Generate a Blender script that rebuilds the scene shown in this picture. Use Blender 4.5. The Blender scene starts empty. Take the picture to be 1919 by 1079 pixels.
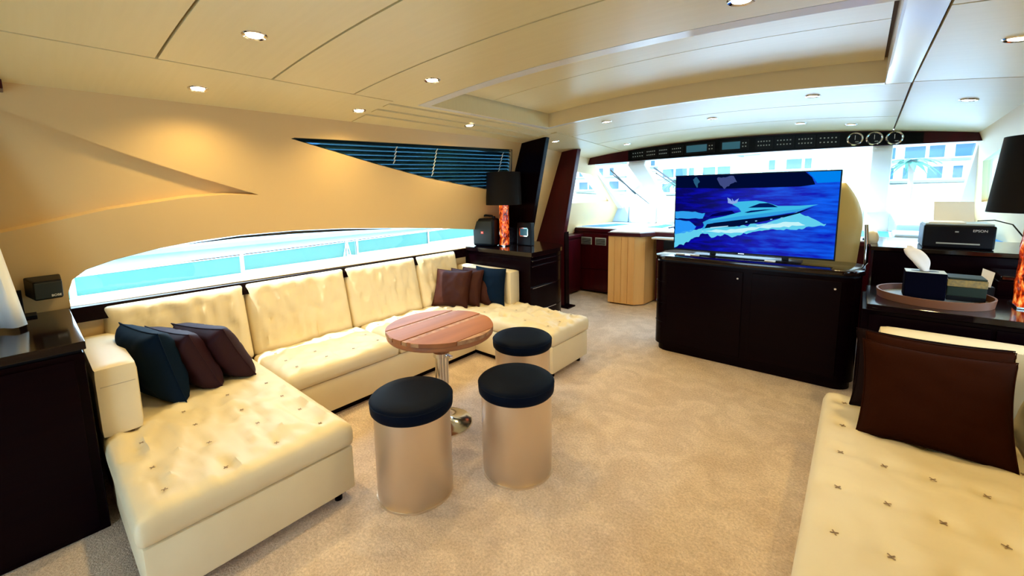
import bpy, bmesh, math, random
from math import sin, cos, pi, radians, exp, sqrt
from mathutils import Vector, Matrix, noise
from mathutils.geometry import tessellate_polygon

random.seed(7)
SC = bpy.context.scene
COL = SC.collection

# ------------------------------------------------------------------ camera
cam_d = bpy.data.cameras.new('camera')
cam = bpy.data.objects.new('camera', cam_d)
COL.objects.link(cam)
YAW, PITCH, ROLL = -.7076, .1318, -.0179
F = Vector((sin(YAW) * cos(PITCH), cos(YAW) * cos(PITCH), -sin(PITCH)))
Rt = Vector((cos(YAW), -sin(YAW), 0))
Up = Rt.cross(F)
R2 = cos(ROLL) * Rt + sin(ROLL) * Up
U2 = -sin(ROLL) * Rt + cos(ROLL) * Up
m = Matrix((R2, U2, -F)).transposed().to_4x4()
m.translation = Vector((0, 0, 1.6496))
cam.matrix_world = m
cam_d.sensor_width = 36
cam_d.lens = 774.56 / 1919 * 36
cam_d.shift_x = (959.5 - 947.99) / 1919
cam_d.shift_y = (462.69 - 539.5) / 1919
cam_d.clip_start = .05
cam_d.clip_end = 2000
SC.camera = cam

# ------------------------------------------------------------------ world, sun, exposure
SC.view_settings.view_transform = 'Standard'
SC.view_settings.look = 'None'
SC.view_settings.gamma = 1
SC.view_settings.use_curve_mapping = False
SC.view_settings.exposure = 0.0
W = bpy.data.worlds.new('world'); SC.world = W; W.use_nodes = True
nt = W.node_tree; nt.nodes.clear()
wo = nt.nodes.new('ShaderNodeOutputWorld'); bg = nt.nodes.new('ShaderNodeBackground')
tc = nt.nodes.new('ShaderNodeTexCoord'); sx = nt.nodes.new('ShaderNodeSeparateXYZ'); cr = nt.nodes.new('ShaderNodeValToRGB')
nt.links.new(tc.outputs['Generated'], sx.inputs[0]); nt.links.new(sx.outputs['Z'], cr.inputs[0])
cr.color_ramp.elements[0].color = (.62, .83, 1, 1); cr.color_ramp.elements[1].color = (.34, .62, 1, 1)
nt.links.new(cr.outputs[0], bg.inputs[0]); bg.inputs[1].default_value = 10.0
nt.links.new(bg.outputs[0], wo.inputs[0])
sun_d = bpy.data.lights.new('sun', 'SUN'); sun_d.energy = 9.0; sun_d.angle = radians(1.2); sun_d.color = (1, .95, .86)
sun = bpy.data.objects.new('sun', sun_d); COL.objects.link(sun)
SUNV = Vector((-.25, -.50, .80)).normalized()      # towards the sun: port quarter, high
sun.rotation_euler = SUNV.to_track_quat('Z', 'Y').to_euler()
LAMP_W = 9.0

# ------------------------------------------------------------------ materials
def mat(name, col, rough=.5, metal=0, spec=.5, coat=0, emis=None, estr=0, trans=0, bump=None, var=None, sheen=0, grain=None, alpha=None):
    m = bpy.data.materials.new(name); m.use_nodes = True
    n = m.node_tree.nodes; l = m.node_tree.links; b = n['Principled BSDF']
    b.inputs['Base Color'].default_value = (*col, 1); b.inputs['Roughness'].default_value = rough
    b.inputs['Metallic'].default_value = metal; b.inputs['Specular IOR Level'].default_value = spec
    b.inputs['Coat Weight'].default_value = coat; b.inputs['Coat Roughness'].default_value = .08
    b.inputs['Sheen Weight'].default_value = sheen
    if emis: b.inputs['Emission Color'].default_value = (*emis, 1); b.inputs['Emission Strength'].default_value = estr
    tcn = n.new('ShaderNodeTexCoord')
    def noi(scale, detail=4, stretch=None):
        t = n.new('ShaderNodeTexNoise'); t.inputs['Scale'].default_value = scale; t.inputs['Detail'].default_value = detail
        mp = n.new('ShaderNodeMapping'); l.new(tcn.outputs['Object'], mp.inputs[0]); l.new(mp.outputs[0], t.inputs['Vector'])
        if stretch: mp.inputs['Scale'].default_value = stretch
        return t
    if var:      # (scale, colour2, amount, stretch)
        t = noi(var[0], 5, var[3] if len(var) > 3 else None)
        r = n.new('ShaderNodeValToRGB'); r.color_ramp.elements[0].position = .35; r.color_ramp.elements[1].position = .65
        r.color_ramp.elements[0].color = (*col, 1); r.color_ramp.elements[1].color = tuple(c1 * (1 - var[2]) + c2 * var[2] for c1, c2 in zip(col, var[1])) + (1,)
        l.new(t.outputs['Fac'], r.inputs[0]); l.new(r.outputs[0], b.inputs['Base Color'])
    if bump:     # (scale, strength, distance, stretch)
        t = noi(bump[0], 6, bump[3] if len(bump) > 3 else None)
        bp = n.new('ShaderNodeBump'); bp.inputs['Strength'].default_value = bump[1]; bp.inputs['Distance'].default_value = bump[2]
        l.new(t.outputs['Fac'], bp.inputs['Height']); l.new(bp.outputs[0], b.inputs['Normal'])
    return m

def glassmat(name, tint, refl=.08):
    m = bpy.data.materials.new(name); m.use_nodes = True
    n = m.node_tree.nodes; l = m.node_tree.links; n.clear()
    o = n.new('ShaderNodeOutputMaterial'); t = n.new('ShaderNodeBsdfTransparent'); g = n.new('ShaderNodeBsdfGlossy')
    t.inputs[0].default_value = (*tint, 1); g.inputs['Roughness'].default_value = .02
    x = n.new('ShaderNodeMixShader'); lw = n.new('ShaderNodeLayerWeight'); pw = n.new('ShaderNodeMath'); pw.operation = 'POWER'; pw.inputs[1].default_value = 5
    f = n.new('ShaderNodeMath'); f.operation = 'MULTIPLY_ADD'; f.inputs[1].default_value = .5; f.inputs[2].default_value = .03
    l.new(lw.outputs['Facing'], pw.inputs[0]); l.new(pw.outputs[0], f.inputs[0])
    l.new(f.outputs[0], x.inputs[0]); l.new(t.outputs[0], x.inputs[1]); l.new(g.outputs[0], x.inputs[2]); l.new(x.outputs[0], o.inputs[0])
    return m

M = {}
M['wall'] = mat('cream wall vinyl', (.80, .565, .27), .45, bump=(260, .12, .001), var=(3, (.77, .54, .26), .5))
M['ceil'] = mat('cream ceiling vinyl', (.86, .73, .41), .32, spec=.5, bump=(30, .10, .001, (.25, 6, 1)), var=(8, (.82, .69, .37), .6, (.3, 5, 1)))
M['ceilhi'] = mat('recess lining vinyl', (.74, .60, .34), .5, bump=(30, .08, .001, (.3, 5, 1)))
M['seam'] = mat('dark joint', (.16, .10, .05), .8)
M['trimwhite'] = mat('satin white trim', (.88, .86, .82), .15, spec=.6)
M['carpet'] = mat('beige cut pile carpet', (.94, .77, .63), .95, bump=(110, .9, .012), var=(2.2, (.84, .66, .52), .8))
M['leather'] = mat('cream leather', (.79, .67, .44), .45, spec=.45, bump=(240, .12, .001), var=(5, (.76, .63, .40), .8))
M['seamleather'] = mat('leather seam', (.52, .42, .28), .6)
M['stitch'] = mat('tuft stitch thread', (.30, .20, .12), .7)
M['dark'] = mat('dark wenge veneer', (.003, .0006, .0018), .22, spec=.05, var=(14, (.005, .0010, .0015), .8, (.2, .2, 3)))
M['darktop'] = mat('polished wenge top', (.006, .0025, .003), .10, spec=.45, coat=.12)
M['mahog'] = mat('red mahogany veneer', (.06, .002, .006), .3, spec=.2, coat=.05, var=(10, (.035, .002, .005), .8, (1, 1, .15)))
M['orange'] = mat('sunlit orange wood', (.95, .58, .22), .35, coat=.2, var=(9, (.80, .42, .15), .6, (1.5, 1.5, .12)))  # sunlit glow of the panel put into the base colour
M['black'] = mat('black plastic', (.001, .002, .005), .4, spec=.18)
M['boxblack'] = mat('matt blue black card', (.001, .001, .006), .8, spec=.03)
M['blacksoft'] = mat('black grille cloth', (.006, .012, .014), .6)
M['fascia'] = mat('black fascia', (.001, .002, .003), .3, spec=.1)
M['screenoff'] = mat('dim instrument screen', (.01, .04, .06), .15, emis=(.05, .25, .35), estr=.35)
M['button'] = mat('grey buttons', (.45, .5, .5), .4)
M['chrome'] = mat('chrome', (.75, .77, .80), .12, metal=1)
M['steel'] = mat('brushed gold steel', (.70, .57, .42), .36, metal=.85, bump=(50, .06, .0005, (1, 1, .03)))
M['stoolseat'] = mat('navy black leatherette', (.0005, .003, .011), .6, spec=.06, bump=(200, .12, .001))
M['navy'] = mat('navy cushion fabric', (.001, .008, .022), .75, spec=.08, bump=(60, .2, .002))
M['brown'] = mat('brown cushion leather', (.045, .011, .004), .6, spec=.12, bump=(70, .2, .002), var=(6, (.035, .009, .008), .8))
M['mauve'] = mat('aubergine brown cushion', (.025, .006, .010), .6, spec=.15, bump=(60, .2, .002))
M['velvet'] = mat('dark brown velvet', (.022, .0045, .001), .95, spec=.04, bump=(150, .3, .002))
M['velvet2'] = mat('black brown velvet', (.007, .0015, .001), .95, spec=.1)
M['shade'] = mat('black lampshade fabric', (.004, .003, .004), .8, spec=.2, bump=(300, .1, .001))
M['shade_in'] = mat('lampshade lining', (.5, .42, .3), .8)
M['tablewood'] = mat('reclaimed table wood', (.40, .150, .055), .5, spec=.3, coat=.05, bump=(25, .25, .002, (.25, 3, 1)), var=(7, (.26, .085, .030), .9, (1, .12, 1)))
M['tableedge'] = mat('light rough sapwood', (.46, .25, .12), .5, bump=(50, .6, .004), var=(22, (.26, .10, .04), .95))
M['white'] = mat('white gelcoat', (.88, .90, .92), .3)
M['whitepaper'] = mat('white paper', (.9, .9, .9), .7)
M['dash'] = mat('pale dashboard vinyl', (.82, .84, .86), .4)
M['bluemat'] = mat('blue dash mat', (.01, .22, .50), .5)
M['greypad'] = mat('grey windshield lining', (.50, .62, .70), .5)
M['framecream'] = mat('cream window frame', (.84, .72, .56), .5)
M['cyan'] = mat('turquoise bulwark glazing', (.08, .33, .36), .25)
M['olive'] = mat('yellow cream seat leather', (.62, .50, .20), .5)
M['tissue'] = mat('tissue paper', (.85, .85, .88), .8)
M['tray'] = mat('tan leather tray', (.17, .06, .024), .45)
M['traybed'] = mat('silver beaded tray bed', (.35, .42, .48), .3, metal=.6, bump=(300, 1, .003))
M['gold'] = mat('gold woven box', (.30, .20, .05), .5, bump=(180, .8, .002), var=(60, (.16, .12, .05), .9))
M['boxgreen'] = mat('dark olive box', (.012, .022, .016), .5, spec=.2)
M['curtain'] = mat('white sheer curtain', (.86, .88, .90), .8)
M['sea'] = mat('harbour water', (.05, .30, .38), .15, bump=(.8, .5, .2))
M['land'] = mat('hillside', (.26, .32, .20), .9, var=(.05, (.55, .52, .42), .8))
M['quay'] = mat('stone quay', (.7, .68, .62), .8)
M['bldg'] = mat('white rendered wall', (.80, .78, .74), .8)
M['bldg2'] = mat('pale ochre rendered wall', (.78, .66, .52), .8)
M['pane'] = mat('far window pane', (.015, .07, .11), .2)
M['slab'] = mat('balcony slab', (.13, .16, .18), .7)
M['leaf'] = mat('palm leaf', (.04, .20, .12), .6)
M['trunk'] = mat('palm trunk', (.25, .18, .12), .9)
M['tint'] = glassmat('tinted navy glass', (.12, .22, .30))
M['glass'] = glassmat('clear window glass', (.93, .97, .98))
M['slat'] = mat('dark navy blind slat', (.008, .035, .060), .25, spec=.6)
M['tape'] = mat('white ladder cord', (.8, .8, .78), .6)
M['red'] = mat('orange red badge', (.8, .05, .02), .4)

def carpet():
    m = M['carpet']; n = m.node_tree.nodes; l = m.node_tree.links; b = n['Principled BSDF']
    old = b.inputs['Base Color'].links[0].from_socket
    t_ = n.new('ShaderNodeTexCoord'); a = n.new('ShaderNodeTexNoise'); a.inputs['Scale'].default_value = 75; a.inputs['Detail'].default_value = 8; a.inputs['Roughness'].default_value = .75
    l.new(t_.outputs['Object'], a.inputs['Vector'])
    r = n.new('ShaderNodeValToRGB'); r.color_ramp.elements[0].position = .36; r.color_ramp.elements[1].position = .64
    r.color_ramp.elements[0].color = (.66, .62, .58, 1); r.color_ramp.elements[1].color = (1.0, 1.0, 1.0, 1)
    x = n.new('ShaderNodeMixRGB'); x.blend_type = 'MULTIPLY'; x.inputs[0].default_value = 1
    l.new(a.outputs['Fac'], r.inputs[0]); l.new(old, x.inputs[1]); l.new(r.outputs[0], x.inputs[2])
    a2 = n.new('ShaderNodeTexNoise'); a2.inputs['Scale'].default_value = 5; a2.inputs['Detail'].default_value = 6; a2.inputs['Distortion'].default_value = 1.2
    l.new(t_.outputs['Object'], a2.inputs['Vector'])
    r2 = n.new('ShaderNodeValToRGB'); r2.color_ramp.elements[0].position = .42; r2.color_ramp.elements[1].position = .6
    r2.color_ramp.elements[0].color = (.88, .86, .84, 1); r2.color_ramp.elements[1].color = (1.0, 1.0, 1.0, 1)
    x2 = n.new('ShaderNodeMixRGB'); x2.blend_type = 'MULTIPLY'; x2.inputs[0].default_value = 1
    l.new(a2.outputs['Fac'], r2.inputs[0]); l.new(x.outputs[0], x2.inputs[1]); l.new(r2.outputs[0], x2.inputs[2])
    l.new(x2.outputs[0], b.inputs['Base Color'])
carpet()
# mottled orange glass lamp base
def lampglass(name, strength):
    m = bpy.data.materials.new(name); m.use_nodes = True
    n = m.node_tree.nodes; l = m.node_tree.links; b = n['Principled BSDF']
    tcn = n.new('ShaderNodeTexCoord'); mp = n.new('ShaderNodeMapping'); mp.inputs['Scale'].default_value = (1, 1, .55)
    l.new(tcn.outputs['Object'], mp.inputs[0])
    t = n.new('ShaderNodeTexNoise'); t.inputs['Scale'].default_value = 22; t.inputs['Detail'].default_value = 5; t.inputs['Distortion'].default_value = 1.6
    l.new(mp.outputs[0], t.inputs['Vector'])
    r = n.new('ShaderNodeValToRGB'); e = r.color_ramp.elements
    e[0].position = .38; e[0].color = (.03, .001, .0, 1); e[1].position = .72; e[1].color = (1, .62, .20, 1)
    a = e.new(.5); a.color = (.45, .03, .003, 1); a = e.new(.6); a.color = (.85, .18, .02, 1)
    l.new(t.outputs['Fac'], r.inputs[0]); l.new(r.outputs[0], b.inputs['Base Color']); l.new(r.outputs[0], b.inputs['Emission Color'])
    b.inputs['Emission Strength'].default_value = strength; b.inputs['Roughness'].default_value = .08; b.inputs['Coat Weight'].default_value = .8
    bp = n.new('ShaderNodeBump'); bp.inputs['Strength'].default_value = .5; bp.inputs['Distance'].default_value = .01
    l.new(t.outputs['Fac'], bp.inputs['Height']); l.new(bp.outputs[0], b.inputs['Normal'])
    return m
M['lampglass'] = lampglass('glowing amber glass', .9)
M['bulb'] = mat('downlight lamp', (1, .9, .7), .5, emis=(1, .86, .60), estr=14)

# ------------------------------------------------------------------ mesh helpers
def wloc(o):
    v = Vector((0, 0, 0))
    while o: v = v + o.location; o = o.parent
    return v

class MB:
    def __init__(s): s.v = []; s.f = []
    def add(s, vs, fs):
        o = len(s.v); s.v += [tuple(v) for v in vs]; s.f += [tuple(i + o for i in f) for f in fs]; return s
    def box(s, x0, x1, y0, y1, z0, z1):
        return s.add([(x, y, z) for z in (z0, z1) for y in (y0, y1) for x in (x0, x1)],
                     [(0, 2, 3, 1), (4, 5, 7, 6), (0, 1, 5, 4), (2, 6, 7, 3), (0, 4, 6, 2), (1, 3, 7, 5)])
    def hexa(s, p):   # 8 corners: bottom 4 (ccw), top 4 (ccw)
        return s.add(p, [(3, 2, 1, 0), (4, 5, 6, 7), (0, 1, 5, 4), (1, 2, 6, 5), (2, 3, 7, 6), (3, 0, 4, 7)])
    def prism(s, poly, z0, z1):          # poly (x,y) ccw
        n = len(poly)
        return s.add([(x, y, z0) for x, y in poly] + [(x, y, z1) for x, y in poly],
                     [tuple(range(n))[::-1], tuple(range(n, 2 * n))] + [(i, (i + 1) % n, n + (i + 1) % n, n + i) for i in range(n)])
    def lathe(s, prof, c=(0, 0, 0), n=32, caps=True):   # prof list of (r,z)
        k = len(prof); vs = []
        for r, z in prof:
            vs += [(c[0] + r * cos(2 * pi * i / n), c[1] + r * sin(2 * pi * i / n), c[2] + z) for i in range(n)]
        fs = [(j * n + i, j * n + (i + 1) % n, (j + 1) * n + (i + 1) % n, (j + 1) * n + i) for j in range(k - 1) for i in range(n)]
        if caps: fs += [tuple(range(n))[::-1], tuple(range((k - 1) * n, k * n))]
        return s.add(vs, fs)
    def tube(s, pts, r, n=8, radii=None):
        pts = [Vector(p) for p in pts]; vs = []; fs = []
        for i, p in enumerate(pts):
            t = (pts[min(i + 1, len(pts) - 1)] - pts[max(i - 1, 0)]).normalized()
            a = Vector((0, 0, 1)) if abs(t.z) < .9 else Vector((1, 0, 0))
            u = t.cross(a).normalized(); w = t.cross(u)
            rr = radii[i] if radii else r
            vs += [p + rr * (cos(2 * pi * j / n) * u + sin(2 * pi * j / n) * w) for j in range(n)]
        k = len(pts)
        fs = [(j * n + i, j * n + (i + 1) % n, (j + 1) * n + (i + 1) % n, (j + 1) * n + i) for j in range(k - 1) for i in range(n)]
        fs += [tuple(range(n))[::-1], tuple(range((k - 1) * n, k * n))]
        return s.add(vs, fs)
    def xf(s, mtx):
        s.v = [tuple(mtx @ Vector(v)) for v in s.v]; return s
    def build(s, name, material, parent=None, smooth=None, bevel=0, local=False, seg=2, kind=None, label=None):
        me = bpy.data.meshes.new(name)
        off = Vector((0, 0, 0)) if (local or parent is None) else wloc(parent)
        me.from_pydata([tuple(Vector(v) - off) for v in s.v], [], s.f)
        bm = bmesh.new(); bm.from_mesh(me)
        bmesh.ops.recalc_face_normals(bm, faces=bm.faces)
        if bevel:
            es = [e for e in bm.edges if len(e.link_faces) == 2 and e.calc_face_angle(0) > radians(28)]
            bmesh.ops.bevel(bm, geom=es, offset=bevel, segments=seg, profile=.5, affect='EDGES', clamp_overlap=True)
        bm.to_mesh(me); bm.free()
        if smooth is not None:
            me.shade_smooth(); me.set_sharp_from_angle(angle=radians(smooth))
        me.materials.append(material)
        o = bpy.data.objects.new(name, me); COL.objects.link(o)
        if parent: o.parent = parent
        if kind: o['kind'] = kind
        if label: o['label'] = label
        return o

def struct(o): o['kind'] = 'structure'; return o
def thing(name, label, cat, loc=(0, 0, 0), group=None, rz=0):
    o = bpy.data.objects.new(name, None); COL.objects.link(o); o.location = loc; o.rotation_euler = (0, 0, rz)
    o.empty_display_size = .1
    o['label'] = label; o['category'] = cat
    if group: o['group'] = group
    return o
def tag(o, label, cat, group=None):
    o['label'] = label; o['category'] = cat
    if group: o['group'] = group
    return o
def copy_tree(o, parent=None):
    c = o.copy(); COL.objects.link(c)
    if parent: c.parent = parent
    for ch in list(o.children): copy_tree(ch, c)
    return c

def panel(name, outer, holes, fn, nrm, depth, material, parent=None):
    """flat panel in (a,b) coordinates with holes; fn maps (a,b)->xyz, pushed back by nrm*depth"""
    loops = [outer] + holes
    tri = tessellate_polygon([[Vector((a, b, 0)) for a, b in lp] for lp in loops])
    flat = [p for lp in loops for p in lp]; n = len(flat); d = Vector(nrm) * depth
    vs = [Vector(fn(a, b)) for a, b in flat]; vs = vs + [v + d for v in vs]
    fs = [tuple(t) for t in tri] + [tuple(i + n for i in t[::-1]) for t in tri]
    o = 0
    for lp in loops:
        k = len(lp); fs += [(o + i, o + (i + 1) % k, n + o + (i + 1) % k, n + o + i) for i in range(k)]; o += k
    b = MB().add(vs, fs)
    return b.build(name, material, parent)

def soft(name, material, parent, size, mtx, r=.04, res=.03, tufts=(), tdepth=.02, tsig=.05, puff=.01, wr=0, wscale=6, seed=0, wdir=(1, 1)):
    """rounded upholstered block; local box 0..sx,0..sy,0..sz, front face = +z with dimples and creases"""
    sx_, sy_, sz_ = size
    nx, ny, nz = max(4, int(sx_ / res)), max(4, int(sy_ / res)), max(3, int(sz_ / (res * 1.5)))
    vs = {}; V = []; Fc = []
    def idx(i, j, k):
        key = (i, j, k)
        if key not in vs: vs[key] = len(V); V.append((sx_ * i / nx, sy_ * j / ny, sz_ * k / nz))
        return vs[key]
    for i in range(nx):
        for j in range(ny):
            Fc.append((idx(i, j, nz), idx(i + 1, j, nz), idx(i + 1, j + 1, nz), idx(i, j + 1, nz)))
            Fc.append((idx(i, j, 0), idx(i, j + 1, 0), idx(i + 1, j + 1, 0), idx(i + 1, j, 0)))
    for k in range(nz):
        for i in range(nx):
            Fc.append((idx(i, 0, k), idx(i + 1, 0, k), idx(i + 1, 0, k + 1), idx(i, 0, k + 1)))
            Fc.append((idx(i, ny, k), idx(i, ny, k + 1), idx(i + 1, ny, k + 1), idx(i + 1, ny, k)))
        for j in range(ny):
            Fc.append((idx(0, j, k), idx(0, j, k + 1), idx(0, j + 1, k + 1), idx(0, j + 1, k)))
            Fc.append((idx(nx, j, k), idx(nx, j + 1, k), idx(nx, j + 1, k + 1), idx(nx, j, k + 1)))
    out = []
    for (x, y, z) in V:
        p = Vector((x, y, z)); q = Vector((min(max(x, r), sx_ - r), min(max(y, r), sy_ - r), min(max(z, r), sz_ - r)))
        d = p - q
        if d.length > 1e-6 and sum(abs(c) > 1e-6 for c in d) > 1: p = q + d.normalized() * r
        wt = max(0, min(1, (p.z / sz_ - .55) / .45))
        if wt > 0:
            ex = min(1, min(x, sx_ - x) / .06); ey = min(1, min(y, sy_ - y) / .06)
            h = puff * ex * ey
            for (tx, ty) in tufts:
                dd = (p.x - tx) ** 2 + (p.y - ty) ** 2
                if dd < (3 * tsig) ** 2: h -= tdepth * exp(-dd / (tsig * tsig)) * (.4 + .6 * min(ex, ey))
            if wr:
                nn = noise.noise(Vector((p.x * wscale * wdir[0] + seed * 7.1, p.y * wscale * wdir[1], seed * 3.3)))
                n2 = 1 - abs(noise.noise(Vector((p.x * wscale * .7 * wdir[0] + 4 + seed, p.y * wscale * .7 * wdir[1] + seed, 9)))) * 3
                n3 = noise.noise(Vector((p.x * wscale * 1.3 * wdir[0] + 11, p.y * wscale * 1.3 * wdir[1] + seed * 2, 4)))
                h += wr * (.8 * nn + .7 * max(0, n2) + .55 * exp(-(n3 * 9) ** 2)) * min(ex, ey)
            p.z += h * wt
        out.append(mtx @ p)
    b = MB(); b.add(out, Fc)
    return b.build(name, material, parent, smooth=60)

def pillow(name, material, parent, w, h, t, mtx, n=22, seed=0, crumple=.012):
    vs = []; fs = []
    for side in (1, -1):
        for j in range(n + 1):
            for i in range(n + 1):
                u = -1 + 2 * i / n; v = -1 + 2 * j / n
                x = u * w / 2 * (1 - .07 * (1 - v * v)); y = v * h / 2 * (1 - .07 * (1 - u * u))
                e = max(0, (1 - u ** 4) * (1 - v ** 4)) ** .55
                z = side * (t / 2 * e + .003)
                nn = noise.noise(Vector((u * 2.3 + seed, v * 2.3, side * 2 + seed))) + .5 * noise.noise(Vector((u * 5 + seed, v * 5, side)))
                z += crumple * nn * e
                vs.append((x, y, z))
    k = (n + 1) ** 2
    for j in range(n):
        for i in range(n):
            a = j * (n + 1) + i
            fs.append((a, a + 1, a + n + 2, a + n + 1)); fs.append((k + a, k + a + n + 1, k + a + n + 2, k + a + 1))
    ring = [i for i in range(n)] + [i * (n + 1) + n for i in range(n)] + [n * (n + 1) + n - i for i in range(n)] + [(n - i) * (n + 1) for i in range(n)]
    for q in range(len(ring)):
        a, b2 = ring[q], ring[(q + 1) % len(ring)]; fs.append((a, k + a, k + b2, b2))
    b = MB(); b.add([mtx @ Vector(v) for v in vs], fs)
    o = b.build(name, material, parent, smooth=75)
    return o, [tuple(mtx @ Vector((vs[q][0] * 1.012, vs[q][1] * 1.012, 0))) for q in ring] 

def text(name, body, size, mtx, material, parent, depth=.0006):
    c = bpy.data.curves.new(name, 'FONT'); c.body = body; c.size = size; c.extrude = depth; c.align_x = 'CENTER'; c.align_y = 'CENTER'
    t = bpy.data.objects.new(name, c); COL.objects.link(t)
    me = bpy.data.meshes.new_from_object(t.evaluated_get(bpy.context.evaluated_depsgraph_get()))
    bpy.data.objects.remove(t)
    me.transform(mtx); me.transform(Matrix.Translation(-wloc(parent)))
    me.materials.clear(); me.materials.append(material)
    o = bpy.data.objects.new(name, me); COL.objects.link(o); o.parent = parent
    return o

def basis(o, ux, uy, uz):
    m = Matrix((Vector(ux), Vector(uy), Vector(uz))).transposed().to_4x4(); m.translation = Vector(o); return m

# ------------------------------------------------------------------ room surfaces
def cz(x, y): return 2.38 - .035 * (x + 1.3) ** 2 - .06 * max(0, y - 3.7)
def lwx(y, z): return -3.76 + .03 * y + .35 * max(0, z - .93)
def rwx(y, z): return 1.36 - .03 * y - .35 * max(0, z - .93)

# floor
fl = MB().box(-3.9, 1.5, -1.6, 7.3, -.05, 0).build('floor', M['carpet']); struct(fl)

# port wall: upper leaning panel with window, louvre window, recess and helm side window
blindpoly = [(1.394, 2.080), (2.107, 1.927), (2.725, 1.806), (3.3, 1.727), (3.751, 1.671), (4.057, 1.635), (3.98, 1.95), (3.908, 2.155), (1.79, 2.100), (1.42, 2.089)]
lowpoly = [(.142, .985), (4.2, .985), (4.2, 1.13), (3.582, 1.204), (3.1, 1.255), (2.566, 1.302), (1.874, 1.350), (1.45, 1.364), (1.07, 1.361), (.8, 1.342), (.594, 1.313), (.36, 1.26), (.23, 1.215), (.165, 1.16), (.142, 1.08)]
recpoly = [(-.6, 1.30), (-.3, 1.41), (-.082, 1.476), (.349, 1.586), (.748, 1.652), (.97, 1.668), (1.189, 1.663), (.8, 1.792), (.466, 1.915), (-.006, 2.11), (-.22, 2.19), (-.6, 2.2)]
helmpoly = [(5.15, 1.46), (6.75, 1.46), (6.08, 1.82), (5.9, 1.90), (5.15, 1.95)]
lwall_outer = [(-1.6, .93), (7.25, .93), (7.25, 1.36), (5.9, 2.05), (5.7, 2.15), (3.7, 2.29), (-1.6, 2.29)]
NP = (-1, 0, .35)
wl = panel('wall_left', lwall_outer, [blindpoly, lowpoly, recpoly, helmpoly], lambda a, b: (lwx(a, b), a, b), Vector((-1, 0, .35)).normalized(), .05, M['wall']); struct(wl)
panel('recess_panel', [(-.8, 1.15), (-.1, 1.40), (.5, 1.55), (1.3, 1.58), (1.3, 1.75), (.0, 2.24), (-.8, 2.26)], [], lambda a, b: (lwx(a, b) - .052, a, b), Vector((-1, 0, .35)).normalized(), .02, M['wall'], wl)
MB().box(-3.82, -3.66, -1.6, 7.25, 0, .93).build('lower_wall', M['wall'], wl)
# starboard wall
rlow = [(1.0, 1.0), (5.2, 1.0), (5.2, 1.15), (4.2, 1.25), (3, 1.35), (2, 1.37), (1.2, 1.25)]
rup = [(1.9, 2.02), (4.3, 1.66), (4.5, 2.05)]
rhelm = [(5.15, 1.46), (6.6, 1.46), (5.95, 1.86), (5.15, 1.95)]
wr_ = panel('wall_right', lwall_outer, [rlow, rup, rhelm], lambda a, b: (rwx(a, b), a, b), Vector((1, 0, .35)).normalized(), .05, M['wall']); struct(wr_)
MB().box(1.2, 1.42, -1.6, 7.25, 0, .93).build('lower_wall', M['wall'], wr_)

# unseen aft bulkhead, its open doorway narrowed to hold back daylight
wb = panel('wall_back', [(-3.8, 0), (-2.0, 0), (-2.0, 2.05), (-.9, 2.05), (-.9, 0), (1.45, 0), (1.45, 2.30), (-3.8, 2.30)], [], lambda a, b: (a, -1.55, b), (0, -1, 0), .05, M['wall']); struct(wb)
# window glass
g = panel('window_1', lowpoly, [], lambda a, b: (lwx(a, b) - .035, a, b), (-1, 0, 0), .006, M['glass']); struct(g)
g = panel('window_2', [(1.25, 1.55), (4.2, 1.55), (4.2, 2.22), (1.25, 2.22)], [], lambda a, b: (lwx(a, b) - .085, a, b), (-1, 0, 0), .006, M['tint']); struct(g)
g = panel('window_3', helmpoly, [], lambda a, b: (lwx(a, b) - .035, a, b), (-1, 0, 0), .006, M['glass']); struct(g)
g = panel('window_4', rlow, [], lambda a, b: (rwx(a, b) + .035, a, b), (1, 0, 0), .006, M['glass']); struct(g)
g = panel('window_5', rup, [], lambda a, b: (rwx(a, b) + .035, a, b), (1, 0, 0), .006, M['tint']); struct(g)
g = panel('window_6', rhelm, [], lambda a, b: (rwx(a, b) + .035, a, b), (1, 0, 0), .006, M['glass']); struct(g)
# dark seal round the long low window, and its visible dark upper lip
def rim(name, poly, xf, w, mt, par=None, zoff=0):
    b = MB(); n = len(poly); c = (sum(p[0] for p in poly) / n, sum(p[1] for p in poly) / n)
    b.tube([(xf(a, z), a, z) for a, z in poly + [poly[0]]], w, 6)
    return b.build(name, mt, par)
rim('window_seal', [p for p in blindpoly], lambda a, z: lwx(a, z) - .006, .006, M['black'], wl)
lip = MB().tube([(lwx(a, z) - .012, a, z - .008) for a, z in [(.75, 1.333), (1.07, 1.354), (1.45, 1.357), (1.874, 1.343), (2.4, 1.315)]], .011, 6, radii=[.002, .009, .013, .011, .002]).build('window_seal', M['black'], wl)

# sill board behind the sofa (dark), with the front face seen above the seat backs
sill = MB().hexa([(-3.70, .14, .90), (-3.60, .14, .90), (-3.60, 3.55, .88), (-3.70, 3.55, .88), (-3.74, .14, .985), (-3.655, .14, .985), (-3.635, 3.55, .965), (-3.64, 3.55, .985)]).build('trim_1', M['dark']); struct(sill)

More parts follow.
